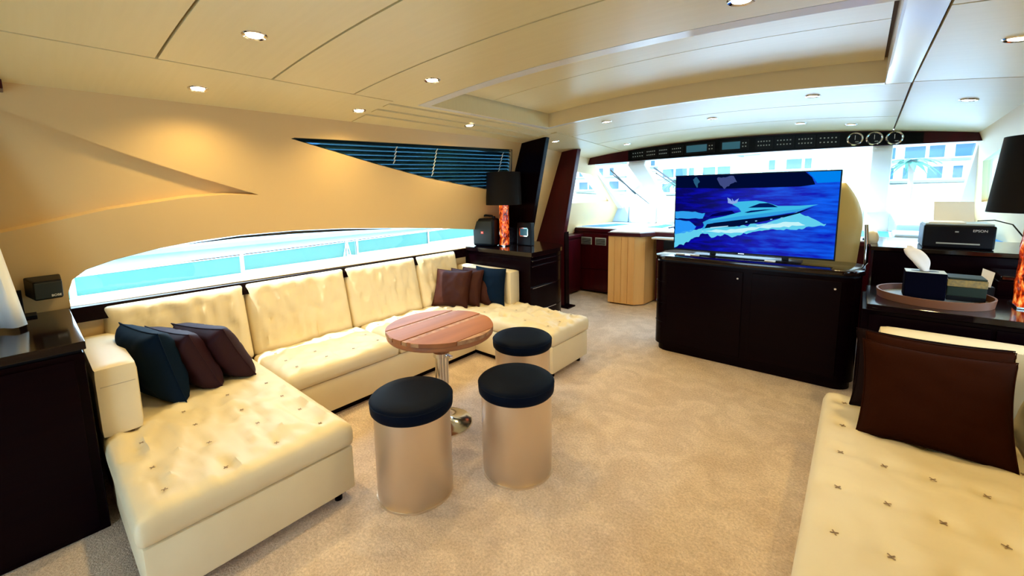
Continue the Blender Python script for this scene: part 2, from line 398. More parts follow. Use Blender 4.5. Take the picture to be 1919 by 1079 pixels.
# ceiling: backing sheet + separate panels with open joints
CE = thing('ceiling', 'ceiling', 'x'); del CE['label']; del CE['category']; struct(CE)
def cpanel(x0, x1, y0, y1, mt=None, gap=.006, th=.022, dz=0, name='ceiling_panel', nx=None):
    nx = nx or max(2, int((x1 - x0) / .12)); ny = max(1, int((y1 - y0) / .5)); x0 += gap; x1 -= gap; y0 += gap; y1 -= gap
    V = []; Fc = []; k = (nx + 1) * (ny + 1)
    for lay in (0, th):
        for j in range(ny + 1):
            for i in range(nx + 1):
                x = x0 + (x1 - x0) * i / nx; y = y0 + (y1 - y0) * j / ny; V.append((x, y, cz(x, y) + lay + dz))
    for j in range(ny):
        for i in range(nx):
            a = j * (nx + 1) + i; Fc += [(a, a + nx + 1, a + nx + 2, a + 1), (k + a, k + a + 1, k + a + nx + 2, k + a + nx + 1)]
    ring = list(range(nx)) + [i * (nx + 1) + nx for i in range(ny)] + [ny * (nx + 1) + nx - i for i in range(nx)] + [(ny - i) * (nx + 1) for i in range(ny)]
    for q in range(len(ring)):
        a, b2 = ring[q], ring[(q + 1) % len(ring)]; Fc.append((a, b2, k + b2, k + a))
    return MB().add(V, Fc).build(name, mt or M['ceil'], CE, smooth=30)
XL, XR = -2.635, .20
ys = [-1.6, -1.05, -.53, 0.0, .51, 1.03, 1.54, 2.07]
for i in range(len(ys) - 1): cpanel(XL, XR, ys[i], ys[i + 1])
cpanel(-3.62, XL, -1.6, 1.86)                        # long side panel to port
for k in range(6): cpanel(-3.62 if k == 0 else -3.115 + .08 * k, -3.035 + .08 * k, 1.86, 4.0, gap=.004, dz=.010 * (k % 2))   # light streaks beside the recess, shaped as stepped strips
cpanel(-3.62, XL, 4.0, 5.7)
cpanel(XL, XR, 3.78, 4.30); cpanel(XL, XR, 4.30, 4.92); cpanel(XL, XR, 4.92, 5.7)
for a, b2 in ((-1.6, .8), (.8, 2.3), (2.3, 3.76), (3.76, 5.7)): cpanel(XR, 1.25, a, b2)
# recess box
RX0, RX1, RY0, RY1, RH = -2.58, .07, 2.16, 3.75, .17
cpanel(XL, XR, 2.07, 2.16, M['trimwhite'], gap=.001)
cpanel(RX1, XR, 2.16, 3.78, M['trimwhite'], gap=.003)
cpanel(XL, RX0, 2.16, 3.78, M['trimwhite'], gap=.001)
cpanel(RX0, RX1, 3.75, 3.785, M['trimwhite'], gap=.001)
for (a, b2, c, d, mt) in ((RX0 - .02, RX0, RY0, RY1, 'ceil'), (RX1, RX1 + .02, RY0, RY1, 'trimwhite')):
    zb = cz((a + b2) / 2, 3) - .002
    MB().box(a, b2, c, d, zb + .002, zb + RH).build('recess_side', M[mt], CE)
def band(y0, y1, name, mt):
    V = []; n = 24
    for i in range(n + 1):
        x = RX0 + (RX1 - RX0) * i / n
        for y in (y0, y1):
            for z in (cz(x, 3) + .001, cz(x, 3) + RH): V.append((x, y, z))
    Fc = []
    for i in range(n):
        a = 4 * i; Fc += [(a, a + 4, a + 5, a + 1), (a + 2, a + 3, a + 7, a + 6), (a, a + 2, a + 6, a + 4), (a + 1, a + 5, a + 7, a + 3)]
    Fc += [(0, 1, 3, 2), (4 * n, 4 * n + 2, 4 * n + 3, 4 * n + 1)]
    MB().add(V, Fc).build(name, M[mt], CE, smooth=30)
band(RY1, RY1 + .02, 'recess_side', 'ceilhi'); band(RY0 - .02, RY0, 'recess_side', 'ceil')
cpanel(RX0 + .014, RX1 - .014, RY0 + .01, 2.86, dz=RH - .03, gap=.003); cpanel(RX0 + .014, RX1 - .014, 2.862, RY1 - .012, dz=RH - .03, gap=.003)
cpanel(RX0 - .02, RX1 + .02, RY0 - .02, RY1 + .02, M['seam'], dz=RH - .008, gap=0, name='recess_backing')
for a in ((-3.75, RX0 - .02, -1.6, 5.72), (RX1 + .02, 1.4, -1.6, 5.72), (RX0 - .02, RX1 + .02, -1.6, RY0 - .02), (RX0 - .02, RX1 + .02, RY1 + .02, 5.72)):
    cpanel(*a, mt=M['seam'], gap=0, dz=.024, name='ceiling_backing')

# ------------------------------------------------------------------ downlights
DL = [(-2.094, .762, 'square downlight over the near seats, closest to the photo top left'), (-2.988, .755, 'downlight above the recessed wall triangle, near the wall'),
      (-2.106, 1.777, 'downlight in the ceiling panel just aft of the skylight recess'), (-2.95, 1.76, 'downlight near the wall above the sharp tip of the blind window'),
      (-2.904, 2.891, 'downlight in the strips shaped as light streaks above the middle of the blind'), (-2.891, 4.339, 'downlight between the tops of the two leaning posts'),
      (-2.027, 3.989, 'downlight under the left front corner of the skylight recess'), (-2.38, 5.262, 'downlight nearest the left end of the black instrument fascia'),
      (-.33, 3.992, 'downlight in front of the skylight recess near its right end'), (.521, 4.34, 'downlight in the right front ceiling panel above the lamp'),
      (.474, 2.89, 'downlight at the right edge of the photo beside the skylight'), (-.118, 5.277, 'downlight just aft of the three round gauges'),
      (-1.162, 4.514, 'downlight in the middle strip of the front ceiling, centre'), (-.504, 5.109, 'downlight above the middle of the instrument fascia'),
      (-.394, 1.853, 'downlight at the top edge of the photo aft of the skylight')]
for i, (x, y, lb) in enumerate(DL):
    z = cz(x, y)
    t = thing('ceiling_downlight', lb, 'ceiling light', (x, y, z), 'recessed ceiling downlights')
    sl = math.atan(-.07 * (x + 1.3))
    q = Matrix.Translation((x, y, z)) @ Matrix.Rotation(-sl, 4, 'Y')
    MB().lathe([(.036, -.001), (.047, -.006), (.052, -.001), (.052, .004), (.036, .004)], n=20, caps=False).xf(q).build('trim_ring', M['chrome'], t, smooth=40)
    MB().lathe([(.001, -.003), (.034, -.003), (.034, .003), (.001, .003)], n=16).xf(q).build('lens', M['bulb'], t)
    ld = bpy.data.lights.new('spot', 'SPOT'); ld.energy = LAMP_W * (4.2 if y < 3 else 1.6); ld.spot_size = radians(150); ld.spot_blend = .8; ld.shadow_soft_size = .04
    ld.color = (1, .74, .30)
    lo = bpy.data.objects.new('spot', ld); COL.objects.link(lo); lo.parent = t; lo.location = (0, 0, -.02)

# ------------------------------------------------------------------ windshield, header fascia, dashboard
hd = thing('instrument_fascia', 'long black overhead instrument fascia across the top of the windshield', 'control panel', (-1.3, 5.7, 2.05))
def strip(y0, y1, zlo, zhi, n=30, x0=-3.56, x1=1.2):
    V = []
    for i in range(n + 1):
        x = x0 + (x1 - x0) * i / n
        for y, z in ((y0, zlo(x)), (y0, zhi(x)), (y1, zhi(x)), (y1, zlo(x))): V.append((x, y, z))
    Fc = [(4 * i + j, 4 * i + (j + 1) % 4, 4 * i + 4 + (j + 1) % 4, 4 * i + 4 + j) for i in range(n) for j in range(4)] + [(0, 1, 2, 3), (4 * n + 3, 4 * n + 2, 4 * n + 1, 4 * n)]
    return MB().add(V, Fc)
zl = lambda x: 2.062 - .012 * abs(x + 1.3) ** 1.6 * .7
strip(5.70, 5.76, zl, lambda x: cz(x, 5.7) + .01).build('fascia_board', M['mahog'], hd)
strip(5.685, 5.70, lambda x: zl(x) + .006, lambda x: cz(x, 5.7) - .012, x0=-2.55, x1=.42).build('fascia_board', M['fascia'], hd, label='glossy black centre board')
FY = 5.682
def fz(x): return (zl(x) + cz(x, 5.7)) / 2
def fplate(x0, x1, h, mt, name, par=hd, y=FY, dy=.006, dz=0):
    a, b2 = fz(x0) + dz, fz(x1) + dz
    return MB().hexa([(x0, y - dy, a - h / 2), (x1, y - dy, b2 - h / 2), (x1, y, b2 - h / 2), (x0, y, a - h / 2), (x0, y - dy, a + h / 2), (x1, y - dy, b2 + h / 2), (x1, y, b2 + h / 2), (x0, y, a + h / 2)]).build(name, M[mt], par)
def buttons(x0, nc, nr, px, pz, par, s=.009):
    b = MB()
    for r_ in range(nr):
        for c in range(nc):
            x = x0 + c * px; z = fz(x) + (r_ - (nr - 1) / 2) * pz
            b.box(x - s / 2, x + s / 2, FY - .014, FY - .008, z - s / 2, z + s / 2)
    o = b.build('button_rows', M['button'], par, kind='stuff'); return o
for (x0, x1, kinds) in ((-2.50, -2.31, 'b'), (-2.30, -2.14, 'b'), (-2.13, -1.98, 'b'), (-1.96, -1.80, 'b'), (-1.78, -1.42, 's'), (-1.36, -1.05, 's'), (-.98, -.81, 'b'), (-.79, -.61, 'b'), (-.59, -.42, 'b'), (-.40, -.21, 'b')):
    h = .125 if x0 > -2.2 else .105
    pl = fplate(x0, x1, h, 'black', 'control_module')
    if kinds == 's':
        fplate(x0 + .025, x1 - .09, h * .68, 'screenoff', 'screen', pl, y=FY - .006, dy=.003)
        buttons(x1 - .06, 2, 2, .03, .04, pl, .012)
    else:
        buttons(x0 + .03, 5, 2, (x1 - x0 - .06) / 4, .045, pl, .012)
for gx in (-.085, .065, .215):
    z = fz(gx); rot = Matrix.Translation((gx, FY, z)) @ Matrix.Rotation(pi / 2, 4, 'X')
    MB().lathe([(.052, 0), (.066, 0), (.066, .014), (.058, .018), (.052, .012)], n=28, caps=False).xf(rot).build('gauge_rim', M['chrome'], hd, smooth=40)
    fc = MB().lathe([(.001, .0), (.053, .0), (.053, .006), (.001, .006)], n=24).xf(rot).build('gauge_face', M['black'], hd)
    MB().box(gx - .002, gx + .002, FY - .012, FY - .007, z - .008, z + .036).build('needle', M['whitepaper'], fc)
    MB().box(gx + .004, gx + .03, FY - .010, FY - .007, z - .034, z - .026).build('gauge_mark', M['button'], fc)

# exterior brow above windshield
struct(MB().box(-3.6, 1.25, 5.76, 5.98, 2.06, 2.3).build('trim_2', M['white']))
# windshield glass and mullions
yt, zt_, yb, zb_ = 5.92, 2.055, 7.25, 1.365
def mull(xt0, xt1, xb0, xb1, name, mt='framecream', d=.07):
    b = MB().hexa([(xb0, yb, zb_), (xb1, yb, zb_), (xb1, yb - .02, zb_ - d), (xb0, yb - .02, zb_ - d), (xt0, yt, zt_ + .02), (xt1, yt, zt_ + .02), (xt1, yt - .05, zt_ + .02 - d), (xt0, yt - .05, zt_ + .02 - d)])
    return b
ws = []
for n_, a in (('window_7', (-3.50, -3.22, -3.62, -3.30)), ('trim_3', (-2.64, -2.39, -2.66, -2.44)), ('trim_4', (.06, .22, .07, .27)), ('trim_5', (.80, 1.12, .88, 1.25))):
    o = mull(*a, n_).build('trim_3' if n_ == 'window_7' else n_, M['framecream'], smooth=30, bevel=.015); struct(o)
gl = MB().hexa([(-3.62, yb + .02, zb_), (1.25, yb + .02, zb_), (1.25, yb + .028, zb_ + .006), (-3.62, yb + .028, zb_ + .006), (-3.5, yt + .01, zt_ + .01), (1.12, yt + .01, zt_ + .01), (1.12, yt + .018, zt_ + .016), (-3.5, yt + .018, zt_ + .016)]).build('window_8', M['glass']); struct(gl)
# dash: horizontal pale surface, rising rear lining with separate pads
dashboard = thing('dashboard', 'pale dashboard ledge running under the windshield', 'dashboard', (-1.2, 6.4, 0))
MB().prism([(-3.66, 5.92), (-2.78, 5.92), (-2.72, 5.50), (-2.30, 5.56), (-2.18, 5.80), (-1.2, 5.88), (1.2, 5.88), (1.2, 7.22), (-3.66, 7.22)], 1.02, 1.065).build('ledge', M['dash'], dashboard, bevel=.006)
MB().prism([(-3.66, 5.90), (-2.80, 5.90), (-2.745, 5.47), (-2.28, 5.53), (-2.16, 5.77), (-1.2, 5.86), (1.2, 5.86), (1.2, 5.9), (-1.2, 5.9), (-2.2, 5.82), (-2.3, 5.58), (-2.72, 5.52), (-2.76, 5.95), (-3.66, 5.95)], 1.0, 1.05).build('front_edge', M['mahog'], dashboard, bevel=.004)
for x0, x1 in ((-3.6, -3.2), (-3.18, -2.7), (-2.36, -1.4), (-1.38, -.5), (-.48, .04), (.30, .98)):
    MB().hexa([(x0, 7.16, 1.07), (x1, 7.16, 1.07), (x1, 7.24, 1.07), (x0, 7.24, 1.07), (x0, 7.20, 1.36), (x1, 7.20, 1.36), (x1, 7.26, 1.36), (x0, 7.26, 1.36)]).build('lining_pad', M['greypad'], dashboard, bevel=.01)
MB().box(-3.66, 1.25, 7.24, 7.30, 0, 1.37).build('front_bulkhead', M['framecream'], dashboard)
for poly in ([(-3.50, 6.05), (-3.12, 6.05), (-2.98, 6.75), (-3.22, 6.75)], [(-2.50, 6.35), (-2.27, 6.35), (-2.30, 6.95), (-2.45, 6.95)], [(-.02, 6.3), (.28, 6.3), (.30, 7.1), (.04, 7.1)], [(.75, 6.2), (1.15, 6.2), (1.15, 6.9), (.8, 6.9)]):
    MB().prism(poly, 1.065, 1.07).build('blue_inlay', M['bluemat'], dashboard, label='blue tinted dashboard inlay')
b = MB()
for x in (-2.16, -2.08): b.tube([(x, 6.3, 1.075), (x + .13, 6.95, 1.09)], .010, 6)
b.build('wiper_grip', M['black'], dashboard)
for x0, x1, y0, y1, z1 in ((.30, .62, 5.95, 6.5, 1.14), (.34, .70, 6.55, 7.0, 1.20)):
    MB().box(x0, x1, y0, y1, 1.065, z1).build('instrument_cowl', M['greypad'], dashboard, bevel=.02)
MB().box(.05, .48, 5.90, 6.02, 1.065, 1.085).build('front_lip', M['black'], dashboard)

# wipers on the windshield outside
for x0, x1, lb in ((-2.35, -1.95, 'black windshield wiper resting left of the television top'), (-3.05, -2.85, 'black windshield wiper in the leftmost windshield pane')):
    wp = thing('windshield_wiper', lb, 'wiper', (x0, 7.3, 1.36))
    MB().tube([(x1, 7.27, 1.40), (x0 - .05, 6.35, 1.90)], .008, 6).build('arm', M['black'], wp)
    MB().tube([(x1 - .12, 6.95, 1.58), (x0 - .02, 6.2, 1.97)], .012, 6).build('blade', M['black'], wp)

# ------------------------------------------------------------------ helm cabinets
hc = thing('helm_cabinet', 'dark red cabinet with two small vents beneath the dashboard, left', 'cabinet', (-3.2, 6, 0))
MB().box(-3.64, -2.80, 5.92, 6.6, .03, 1.0).build('body', M['mahog'], hc, bevel=.005)
MB().box(-3.60, -2.90, 5.905, 5.92, .40, .97).build('door', M['mahog'], hc, bevel=.004)
MB().box(-3.60, -2.90, 5.905, 5.92, .06, .385).build('door', M['mahog'], hc, bevel=.004)
MB().box(-2.885, -2.80, 5.90, 5.92, .03, 1.0).build('stile', M['mahog'], hc, bevel=.004)
for x in (-3.42, -3.17):
    v_ = MB().box(x, x + .19, 5.895, 5.905, .79, .91).build('vent', M['button'], hc, bevel=.004)
    for k in range(5): MB().box(x + .015, x + .175, 5.889, 5.896, .80 + .02 * k, .81 + .02 * k).build('slat', M['black'], v_)
oc = thing('helm_pedestal', 'wooden pedestal beneath the dashboard corner, sunlight painted into its orange', 'cabinet', (-2.5, 5.6, 0))
MB().prism([(-2.74, 5.50), (-2.36, 5.54), (-2.26, 5.66), (-2.22, 6.2), (-2.74, 6.2)], .02, 1.0).build('body', M['orange'], oc)
for k in range(4):
    MB().hexa([(-2.735 + .095 * k, 5.49 + .01 * k, .02), (-2.645 + .095 * k, 5.50 + .01 * k, .02), (-2.645 + .095 * k, 5.52 + .01 * k, .02), (-2.735 + .095 * k, 5.52 + .01 * k, .02),
               (-2.735 + .095 * k, 5.49 + .01 * k, .99), (-2.645 + .095 * k, 5.50 + .01 * k, .99), (-2.645 + .095 * k, 5.52 + .01 * k, .99), (-2.735 + .095 * k, 5.52 + .01 * k, .99)]).build('plank', M['orange'], oc, bevel=.003)
dc = thing('helm_drawer_unit', 'dark red drawer unit to the right of the sunlit orange pedestal', 'cabinet', (-1.8, 5.9, 0))
MB().box(-2.20, 1.15, 5.92, 6.5, .03, 1.0).build('body', M['mahog'], dc, bevel=.005)
for k, (z0, z1) in enumerate(((.06, .30), (.31, .55), (.56, .78), (.79, .97))):
    for x in (-2.18, -1.58, -.98):
        dd = MB().box(x, x + .58, 5.90, 5.92, z0, z1).build('drawer', M['mahog'], dc, bevel=.004)
        MB().box(x + .04, x + .10, 5.892, 5.90, z1 - .04, z1 - .03).build('pull', M['chrome'], dd)
tb = MB().box(-2.15, -1.5, 5.6, 5.9, .975, .995).build('side_shelf', M['trimwhite']); tag(tb, 'white shelf on dark drawer unit behind the television corner', 'shelf')
bx = MB().box(-1.98, -1.78, 5.58, 5.7, .84, .965).build('junction_box', M['black'], bevel=.01); tag(bx, 'small black box hanging under the white shelf left of the television', 'box')
pc = thing('port_locker', 'red wooden locker against the left wall behind the leaning posts', 'cabinet', (-3.5, 5.5, 0))
MB().box(-3.68, -3.42, 5.02, 5.88, .03, .92).build('body', M['mahog'], pc, bevel=.005)
MB().box(-3.70, -3.38, 5.00, 5.89, .92, .96).build('worktop', M['mahog'], pc, bevel=.004)
MB().box(-3.42, -3.405, 5.06, 5.84, .08, .88).build('door', M['mahog'], pc, bevel=.004)

# ------------------------------------------------------------------ leaning posts
def post(y, th, rt, zt, rb, zb, lt, lb_, label, straight=None):
    t = thing('leaning_post', label, 'post', (rb, y, straight if straight is not None else zb), 'dark wooden posts')
    pts = [(lt, zt), (rt, zt), (rb, zb)]
    if straight is not None: pts += [(rb + .02, straight)]
    pts += ([(lb_, straight)] if straight is not None else []) + [(lb_, zb)]
    n = len(pts)
    b = MB().add([(x, y, z) for x, z in pts] + [(x, y + th, z) for x, z in pts], [tuple(range(n)), tuple(range(n, 2 * n))[::-1]] + [(i, n + i, n + (i + 1) % n, (i + 1) % n) for i in range(n)])
    return t, b
t, b = post(4.05, .07, -2.82, 2.275, -3.10, 1.0, -3.24, -3.60, 'dark leaning wooden post standing on the curved side cabinet')
b.build('board', M['dark'], t, bevel=.004)
t, b = post(4.93, .09, -2.925, 2.205, -3.14, 1.08, -3.33, -3.62, 'red mahogany leaning post standing on the floor beside the helm', straight=0.0)
b.build('board', M['mahog'], t, bevel=.004)
MB().hexa([(-3.128, 4.925, 0), (-3.10, 4.925, 0), (-3.10, 5.02, 0), (-3.128, 5.02, 0), (-3.128, 4.925, 1.08), (-3.115, 4.925, 1.08), (-3.115, 5.02, 1.08), (-3.128, 5.02, 1.08)]).build('edge_strip', M['dark'], t)
MB().box(-3.42, -3.02, 4.86, 5.05, 0, .02).build('foot_plate', M['dark'], t)

# ------------------------------------------------------------------ far side cabinet (curved end)
sc_ = thing('side_cabinet', 'dark curved drawer cabinet at the far end of the sofa', 'cabinet', (-3.1, 3.9, 0))
def rounded(x0, x1, y0, y1, r, n=10, corners=(1, 1)):
    p = [(x0, y1), (x0, y0)]
    if corners[0]: p += [(x1 - r + r * sin(a), y0 + r - r * cos(a)) for a in [pi / 2 * i / n for i in range(n + 1)]]
    else: p += [(x1, y0)]
    if corners[1]: p += [(x1 - r + r * cos(a), y1 - r + r * sin(a)) for a in [pi / 2 * i / n for i in range(n + 1)]]
    else: p += [(x1, y1)]
    return p
MB().prism(rounded(-3.66, -2.66, 3.51, 4.35, .38, corners=(0, 1)), .04, .90).build('body', M['dark'], sc_, smooth=30)
MB().prism(rounded(-3.64, -2.63, 3.495, 4.38, .38, corners=(0, 1)), .955, 1.0).build('top', M['darktop'], sc_, smooth=30)
MB().prism(rounded(-3.62, -2.66, 3.52, 4.35, .38, corners=(0, 1)), .90, .955).build('frieze', M['dark'], sc_, smooth=30)
for z0, z1 in ((.06, .33), (.336, .60), (.606, .84), (.846, .90), (.906, .95)):
    MB().prism([(-2.665, 3.52)] + [(-2.645 - .38 + .38 * cos(a), 4.36 - .38 + .38 * sin(a)) for a in [pi / 2 * i / 8 for i in range(9)]] + [(-3.1, 4.3), (-2.8, 3.9)], z0, z1).build('drawer_front', M['dark'], sc_, smooth=30)
    MB().box(-2.646, -2.641, 3.53, 3.98, z1 - .001, z1 + .004).build('edge_line', M['chrome'], sc_)

# near cabinet
nc = thing('near_cabinet', 'large dark wood cabinet at the left edge in front of the sofa', 'cabinet', (-3.2, -.4, 0))
MB().box(-3.70, -2.785, -1.2, .125, .0, .925).build('body', M['dark'], nc, bevel=.004)
MB().box(-3.72, -2.775, -1.2, .135, .94, .98).build('top', M['darktop'], nc, bevel=.003)
MB().box(-3.68, -2.80, -1.19, .12, .925, .94).build('shadow_gap', M['black'], nc)
for y0 in (-1.15, -.52): MB().box(-2.785, -2.768, y0, y0 + .61, .03, .90).build('door', M['dark'], nc, bevel=.003)

# ------------------------------------------------------------------ sofa
sofa = thing('sectional_sofa', 'large cream leather u-shaped sectional sofa along the left wall', 'sofa', (-3, 1.8, 0))
X1, XM, XJ = -1.995, -2.86, -3.52
SB = M['leather']
def tuftgrid(sx_, sy_, nx, ny, mx=.12, my=.12):
    return [(mx + (sx_ - 2 * mx) * (i + (.5 if j % 2 and nx > 1 else 0) * 0) / max(1, nx - 1), my + (sy_ - 2 * my) * j / max(1, ny - 1)) for i in range(nx) for j in range(ny)]
def stitches(pts, mtx, zoff, par, s=.011):
    vv = [v.co for v in par.data.vertices]; off = wloc(par); inv = mtx.inverted()
    lv = [inv @ (c + off) for c in vv]; lv = [c for c in lv if c.z > zoff * .7]
    for (x, y) in pts:
        zoff = max(c.z for c in sorted(lv, key=lambda c: (c.x - x) ** 2 + (c.y - y) ** 2)[:4]) + .0005
        b = MB()
        a = random.uniform(-.4, .4)
        for k in (0, 1):
            c, d = cos(a + k * pi / 2 + .8) * s, sin(a + k * pi / 2 + .8) * s; w = .0016
            b.add([mtx @ Vector((x - c - d * .15, y - d + c * .15, zoff)), mtx @ Vector((x - c + d * .15, y - d - c * .15, zoff)), mtx @ Vector((x + c + d * .15, y + d - c * .15, zoff)), mtx @ Vector((x + c - d * .15, y + d + c * .15, zoff)),
                   mtx @ Vector((x - c - d * .15, y - d + c * .15, zoff + w)), mtx @ Vector((x - c + d * .15, y - d - c * .15, zoff + w)), mtx @ Vector((x + c + d * .15, y + d - c * .15, zoff + w)), mtx @ Vector((x + c - d * .15, y + d + c * .15, zoff + w))],
                  [(0, 1, 2, 3), (7, 6, 5, 4), (0, 4, 5, 1), (1, 5, 6, 2), (2, 6, 7, 3), (3, 7, 4, 0)])
        b.build('tuft_stitch', M['stitch'], par)
def seat(x0, x1, y0, y1, nx, ny, seed, wr=.008, wdir=(1, 1), wscale=6, mx=.14, my=.12):
    mt = Matrix.Translation((x0, y0, .305)); tf = tuftgrid(x1 - x0, y1 - y0, nx, ny, mx, my)
    o = soft('seat_cushion', SB, sofa, (x1 - x0, y1 - y0, .115), mt, r=.028, res=.022, tufts=tf, tdepth=.014, tsig=.035, puff=.012, wr=wr, wscale=wscale, seed=seed, wdir=wdir)
    vis = [p for p in tf if x0 + p[0] > -3.5]
    stitches(vis, mt, .115 + .012 - .0125, o)
    return o
seat(XJ, X1, .145, 1.045, 6, 4, 1, wr=.021, wscale=5, wdir=(.6, 2.2))
seat(XJ, XM, 1.05, 1.95, 3, 4, 2, wr=.017, wscale=8)
seat(XJ, XM, 1.955, 2.855, 3, 4, 3, wr=.017, wscale=8)
seat(XJ, -1.925, 2.86, 3.49, 6, 3, 4, wr=.026, wscale=10)
# bases and dark plinth
for a in ((XJ, X1 - .01, .16, 1.035), (XJ, XM - .02, 1.035, 2.87), (XJ, -1.94, 2.87, 3.475)):
    MB().box(*a, .055, .302).build('base', SB, sofa, bevel=.012, smooth=40)
for a in ((XJ, -2.20, .22, .98), (XJ, XM - .07, .98, 2.92), (XJ, -2.10, 2.92, 3.42)):
    MB().box(*a, 0, .056).build('plinth', M['dark'], sofa)
for x, y in ((-2.06, .25), (-2.06, .96), (-2.0, 2.95), (-2.0, 3.4)): MB().lathe([(.02, 0), (.02, .055)], (x, y, 0), 12).build('foot', M['dark'], sofa)
# backs
yb_ = [.27, 1.075, 1.905, 2.72, 3.31]
tilt = .22
for i in range(4):
    y0, y1 = yb_[i] + .004, yb_[i + 1] - .004
    n = Vector((1, 0, tilt)).normalized(); u = Vector((-tilt, 0, 1)).normalized()
    mt = basis(Vector((XJ + .02, y0, .405)) - n * .15, (0, 1, 0), u, n)
    h_ = .585
    tf = tuftgrid(y1 - y0, h_, 4, 3, .13, .1)
    o = soft('back_cushion', SB, sofa, (y1 - y0, h_, .15), mt, r=.03, res=.022, tufts=tf, tdepth=.016, tsig=.035, puff=.022, wr=.017, wscale=6, seed=10 + i, wdir=(3.0, .8))
# arms
def arm(x0, x1, y0, y1, z1):
    return soft('armrest', SB, sofa, (x1 - x0, y1 - y0, z1 - .425), Matrix.Translation((x0, y0, .425)), r=.022, res=.03, puff=.004)
arm(-3.64, -2.86, .145, .315, .80)
arm(-3.64, -2.79, 3.33, 3.49, .80)
MB().box(-2.862, -2.8585, .165, .30, .70, .704).build('seam', M['seamleather'], sofa)

# ------------------------------------------------------------------ right sofa
rs = thing('right_sofa', 'cream leather sofa filling the lower right corner', 'sofa', (.4, 1.8, 0))
mt = Matrix.Translation((-.085, .45, .29)); tf = tuftgrid(.80, 2.62, 5, 9, .10, .14)
o = soft('seat_cushion', SB, rs, (.82, 2.62, .13), mt, r=.04, res=.022, tufts=tf, tdepth=.016, tsig=.04, puff=.014, wr=.007, wscale=5, seed=21)
stitches(tf, mt, .13 + .014 - .0145, o, .013)
MB().box(-.07, .75, .47, 3.05, .05, .29).build('base', SB, rs, bevel=.012, smooth=40)
MB().box(.0, .70, .55, 2.98, 0, .05).build('plinth', M['dark'], rs)
for y0, y1 in ((.5, 1.35), (1.36, 2.2), (2.21, 3.05)):
    n = Vector((-1, 0, .2)).normalized(); u = Vector((.2, 0, 1)).normalized()
    mt = basis(Vector((.64, y1, .42)) - n * .15, (0, -1, 0), u, n)
    soft('back_cushion', SB, rs, (y1 - y0, .50, .15), mt, r=.045, res=.03, tufts=tuftgrid(y1 - y0, .5, 4, 3), tdepth=.014, tsig=.035, puff=.02, wr=.005, wscale=6, seed=31)
soft('armrest', SB, rs, (1.0, .19, .40), Matrix.Translation((.14, 3.19, .40)), r=.03, res=.04, puff=.005)
MB().box(.14, 1.14, 3.16, 3.36, .05, .40).build('arm_base', M['dark'], rs)

# ------------------------------------------------------------------ throw cushions
def cushion(name, label, mt_, w, h, t, o, ux, uy, seed, group=None, zip_=None):
    ux = Vector(ux).normalized(); uy = Vector(uy); uy = (uy - ux * uy.dot(ux)).normalized(); uz = ux.cross(uy)
    base = Vector(o)
    th = thing(name, label, 'cushion', base, group)
    mt = basis(base + uy * h / 2, ux, uy, uz)
    ob, ring = pillow('cover', M[mt_], th, w, h, t, mt, seed=seed)
    MB().tube(ring + [ring[0]], .0035, 5).build('piping', M[mt_], th, smooth=60)
    return th
# left group, leaning on the near armrest
cushion('throw_cushion', 'navy blue cushion leaning against the near armrest, left group', 'navy', .48, .47, .20, (-3.20, .47, .435), (1, .22, 0), (0, -.22, 1), 1)
cushion('throw_cushion', 'aubergine cushion in the middle of the left group of three', 'mauve', .45, .44, .18, (-3.24, .66, .435), (1, .30, 0), (0, -.42, 1), 2)
cushion('throw_cushion', 'aubergine cushion in front of the left group, leaning furthest', 'mauve', .45, .44, .18, (-3.26, .84, .44), (1, .42, 0), (-.15, -.62, 1), 3)
# right group
cushion('throw_cushion', 'navy blue cushion at the back of the right group by the far armrest', 'navy', .40, .40, .12, (-3.03, 3.24, .435), (1, .12, 0), (0, .12, 1), 4)
cushion('throw_cushion', 'brown cushion third from the front, beside the navy one', 'brown', .40, .40, .10, (-3.16, 3.14, .435), (1, .30, 0), (-.1, .32, 1), 5)
cushion('throw_cushion', 'brown cushion in the middle of the right stack of cushions', 'brown', .40, .40, .10, (-3.22, 3.02, .435), (1, .34, 0), (-.1, .36, 1), 6)
cushion('throw_cushion', 'brown leather cushion at the very front of the right group', 'brown', .42, .41, .11, (-3.29, 2.89, .435), (1, .40, 0), (-.12, .42, 1), 7)
# starboard pair
cushion('velvet_cushion', 'nearly black brown velvet cushion behind the big brown one, right', 'velvet2', .58, .425, .15, (.33, 2.90, .44), (1, .0, 0), (0, .36, 1), 8)
cushion('velvet_cushion', 'large dark brown velvet cushion with a double hem, front right', 'velvet', .52, .47, .15, (.33, 2.60, .43), (1, .01, 0), (0, .52, 1), 9)
cushion('velvet_cushion', 'brown velvet cushion peeping out above the large front one', 'velvet', .52, .47, .12, (.34, 2.71, .44), (1, .01, 0), (0, .46, 1), 10)

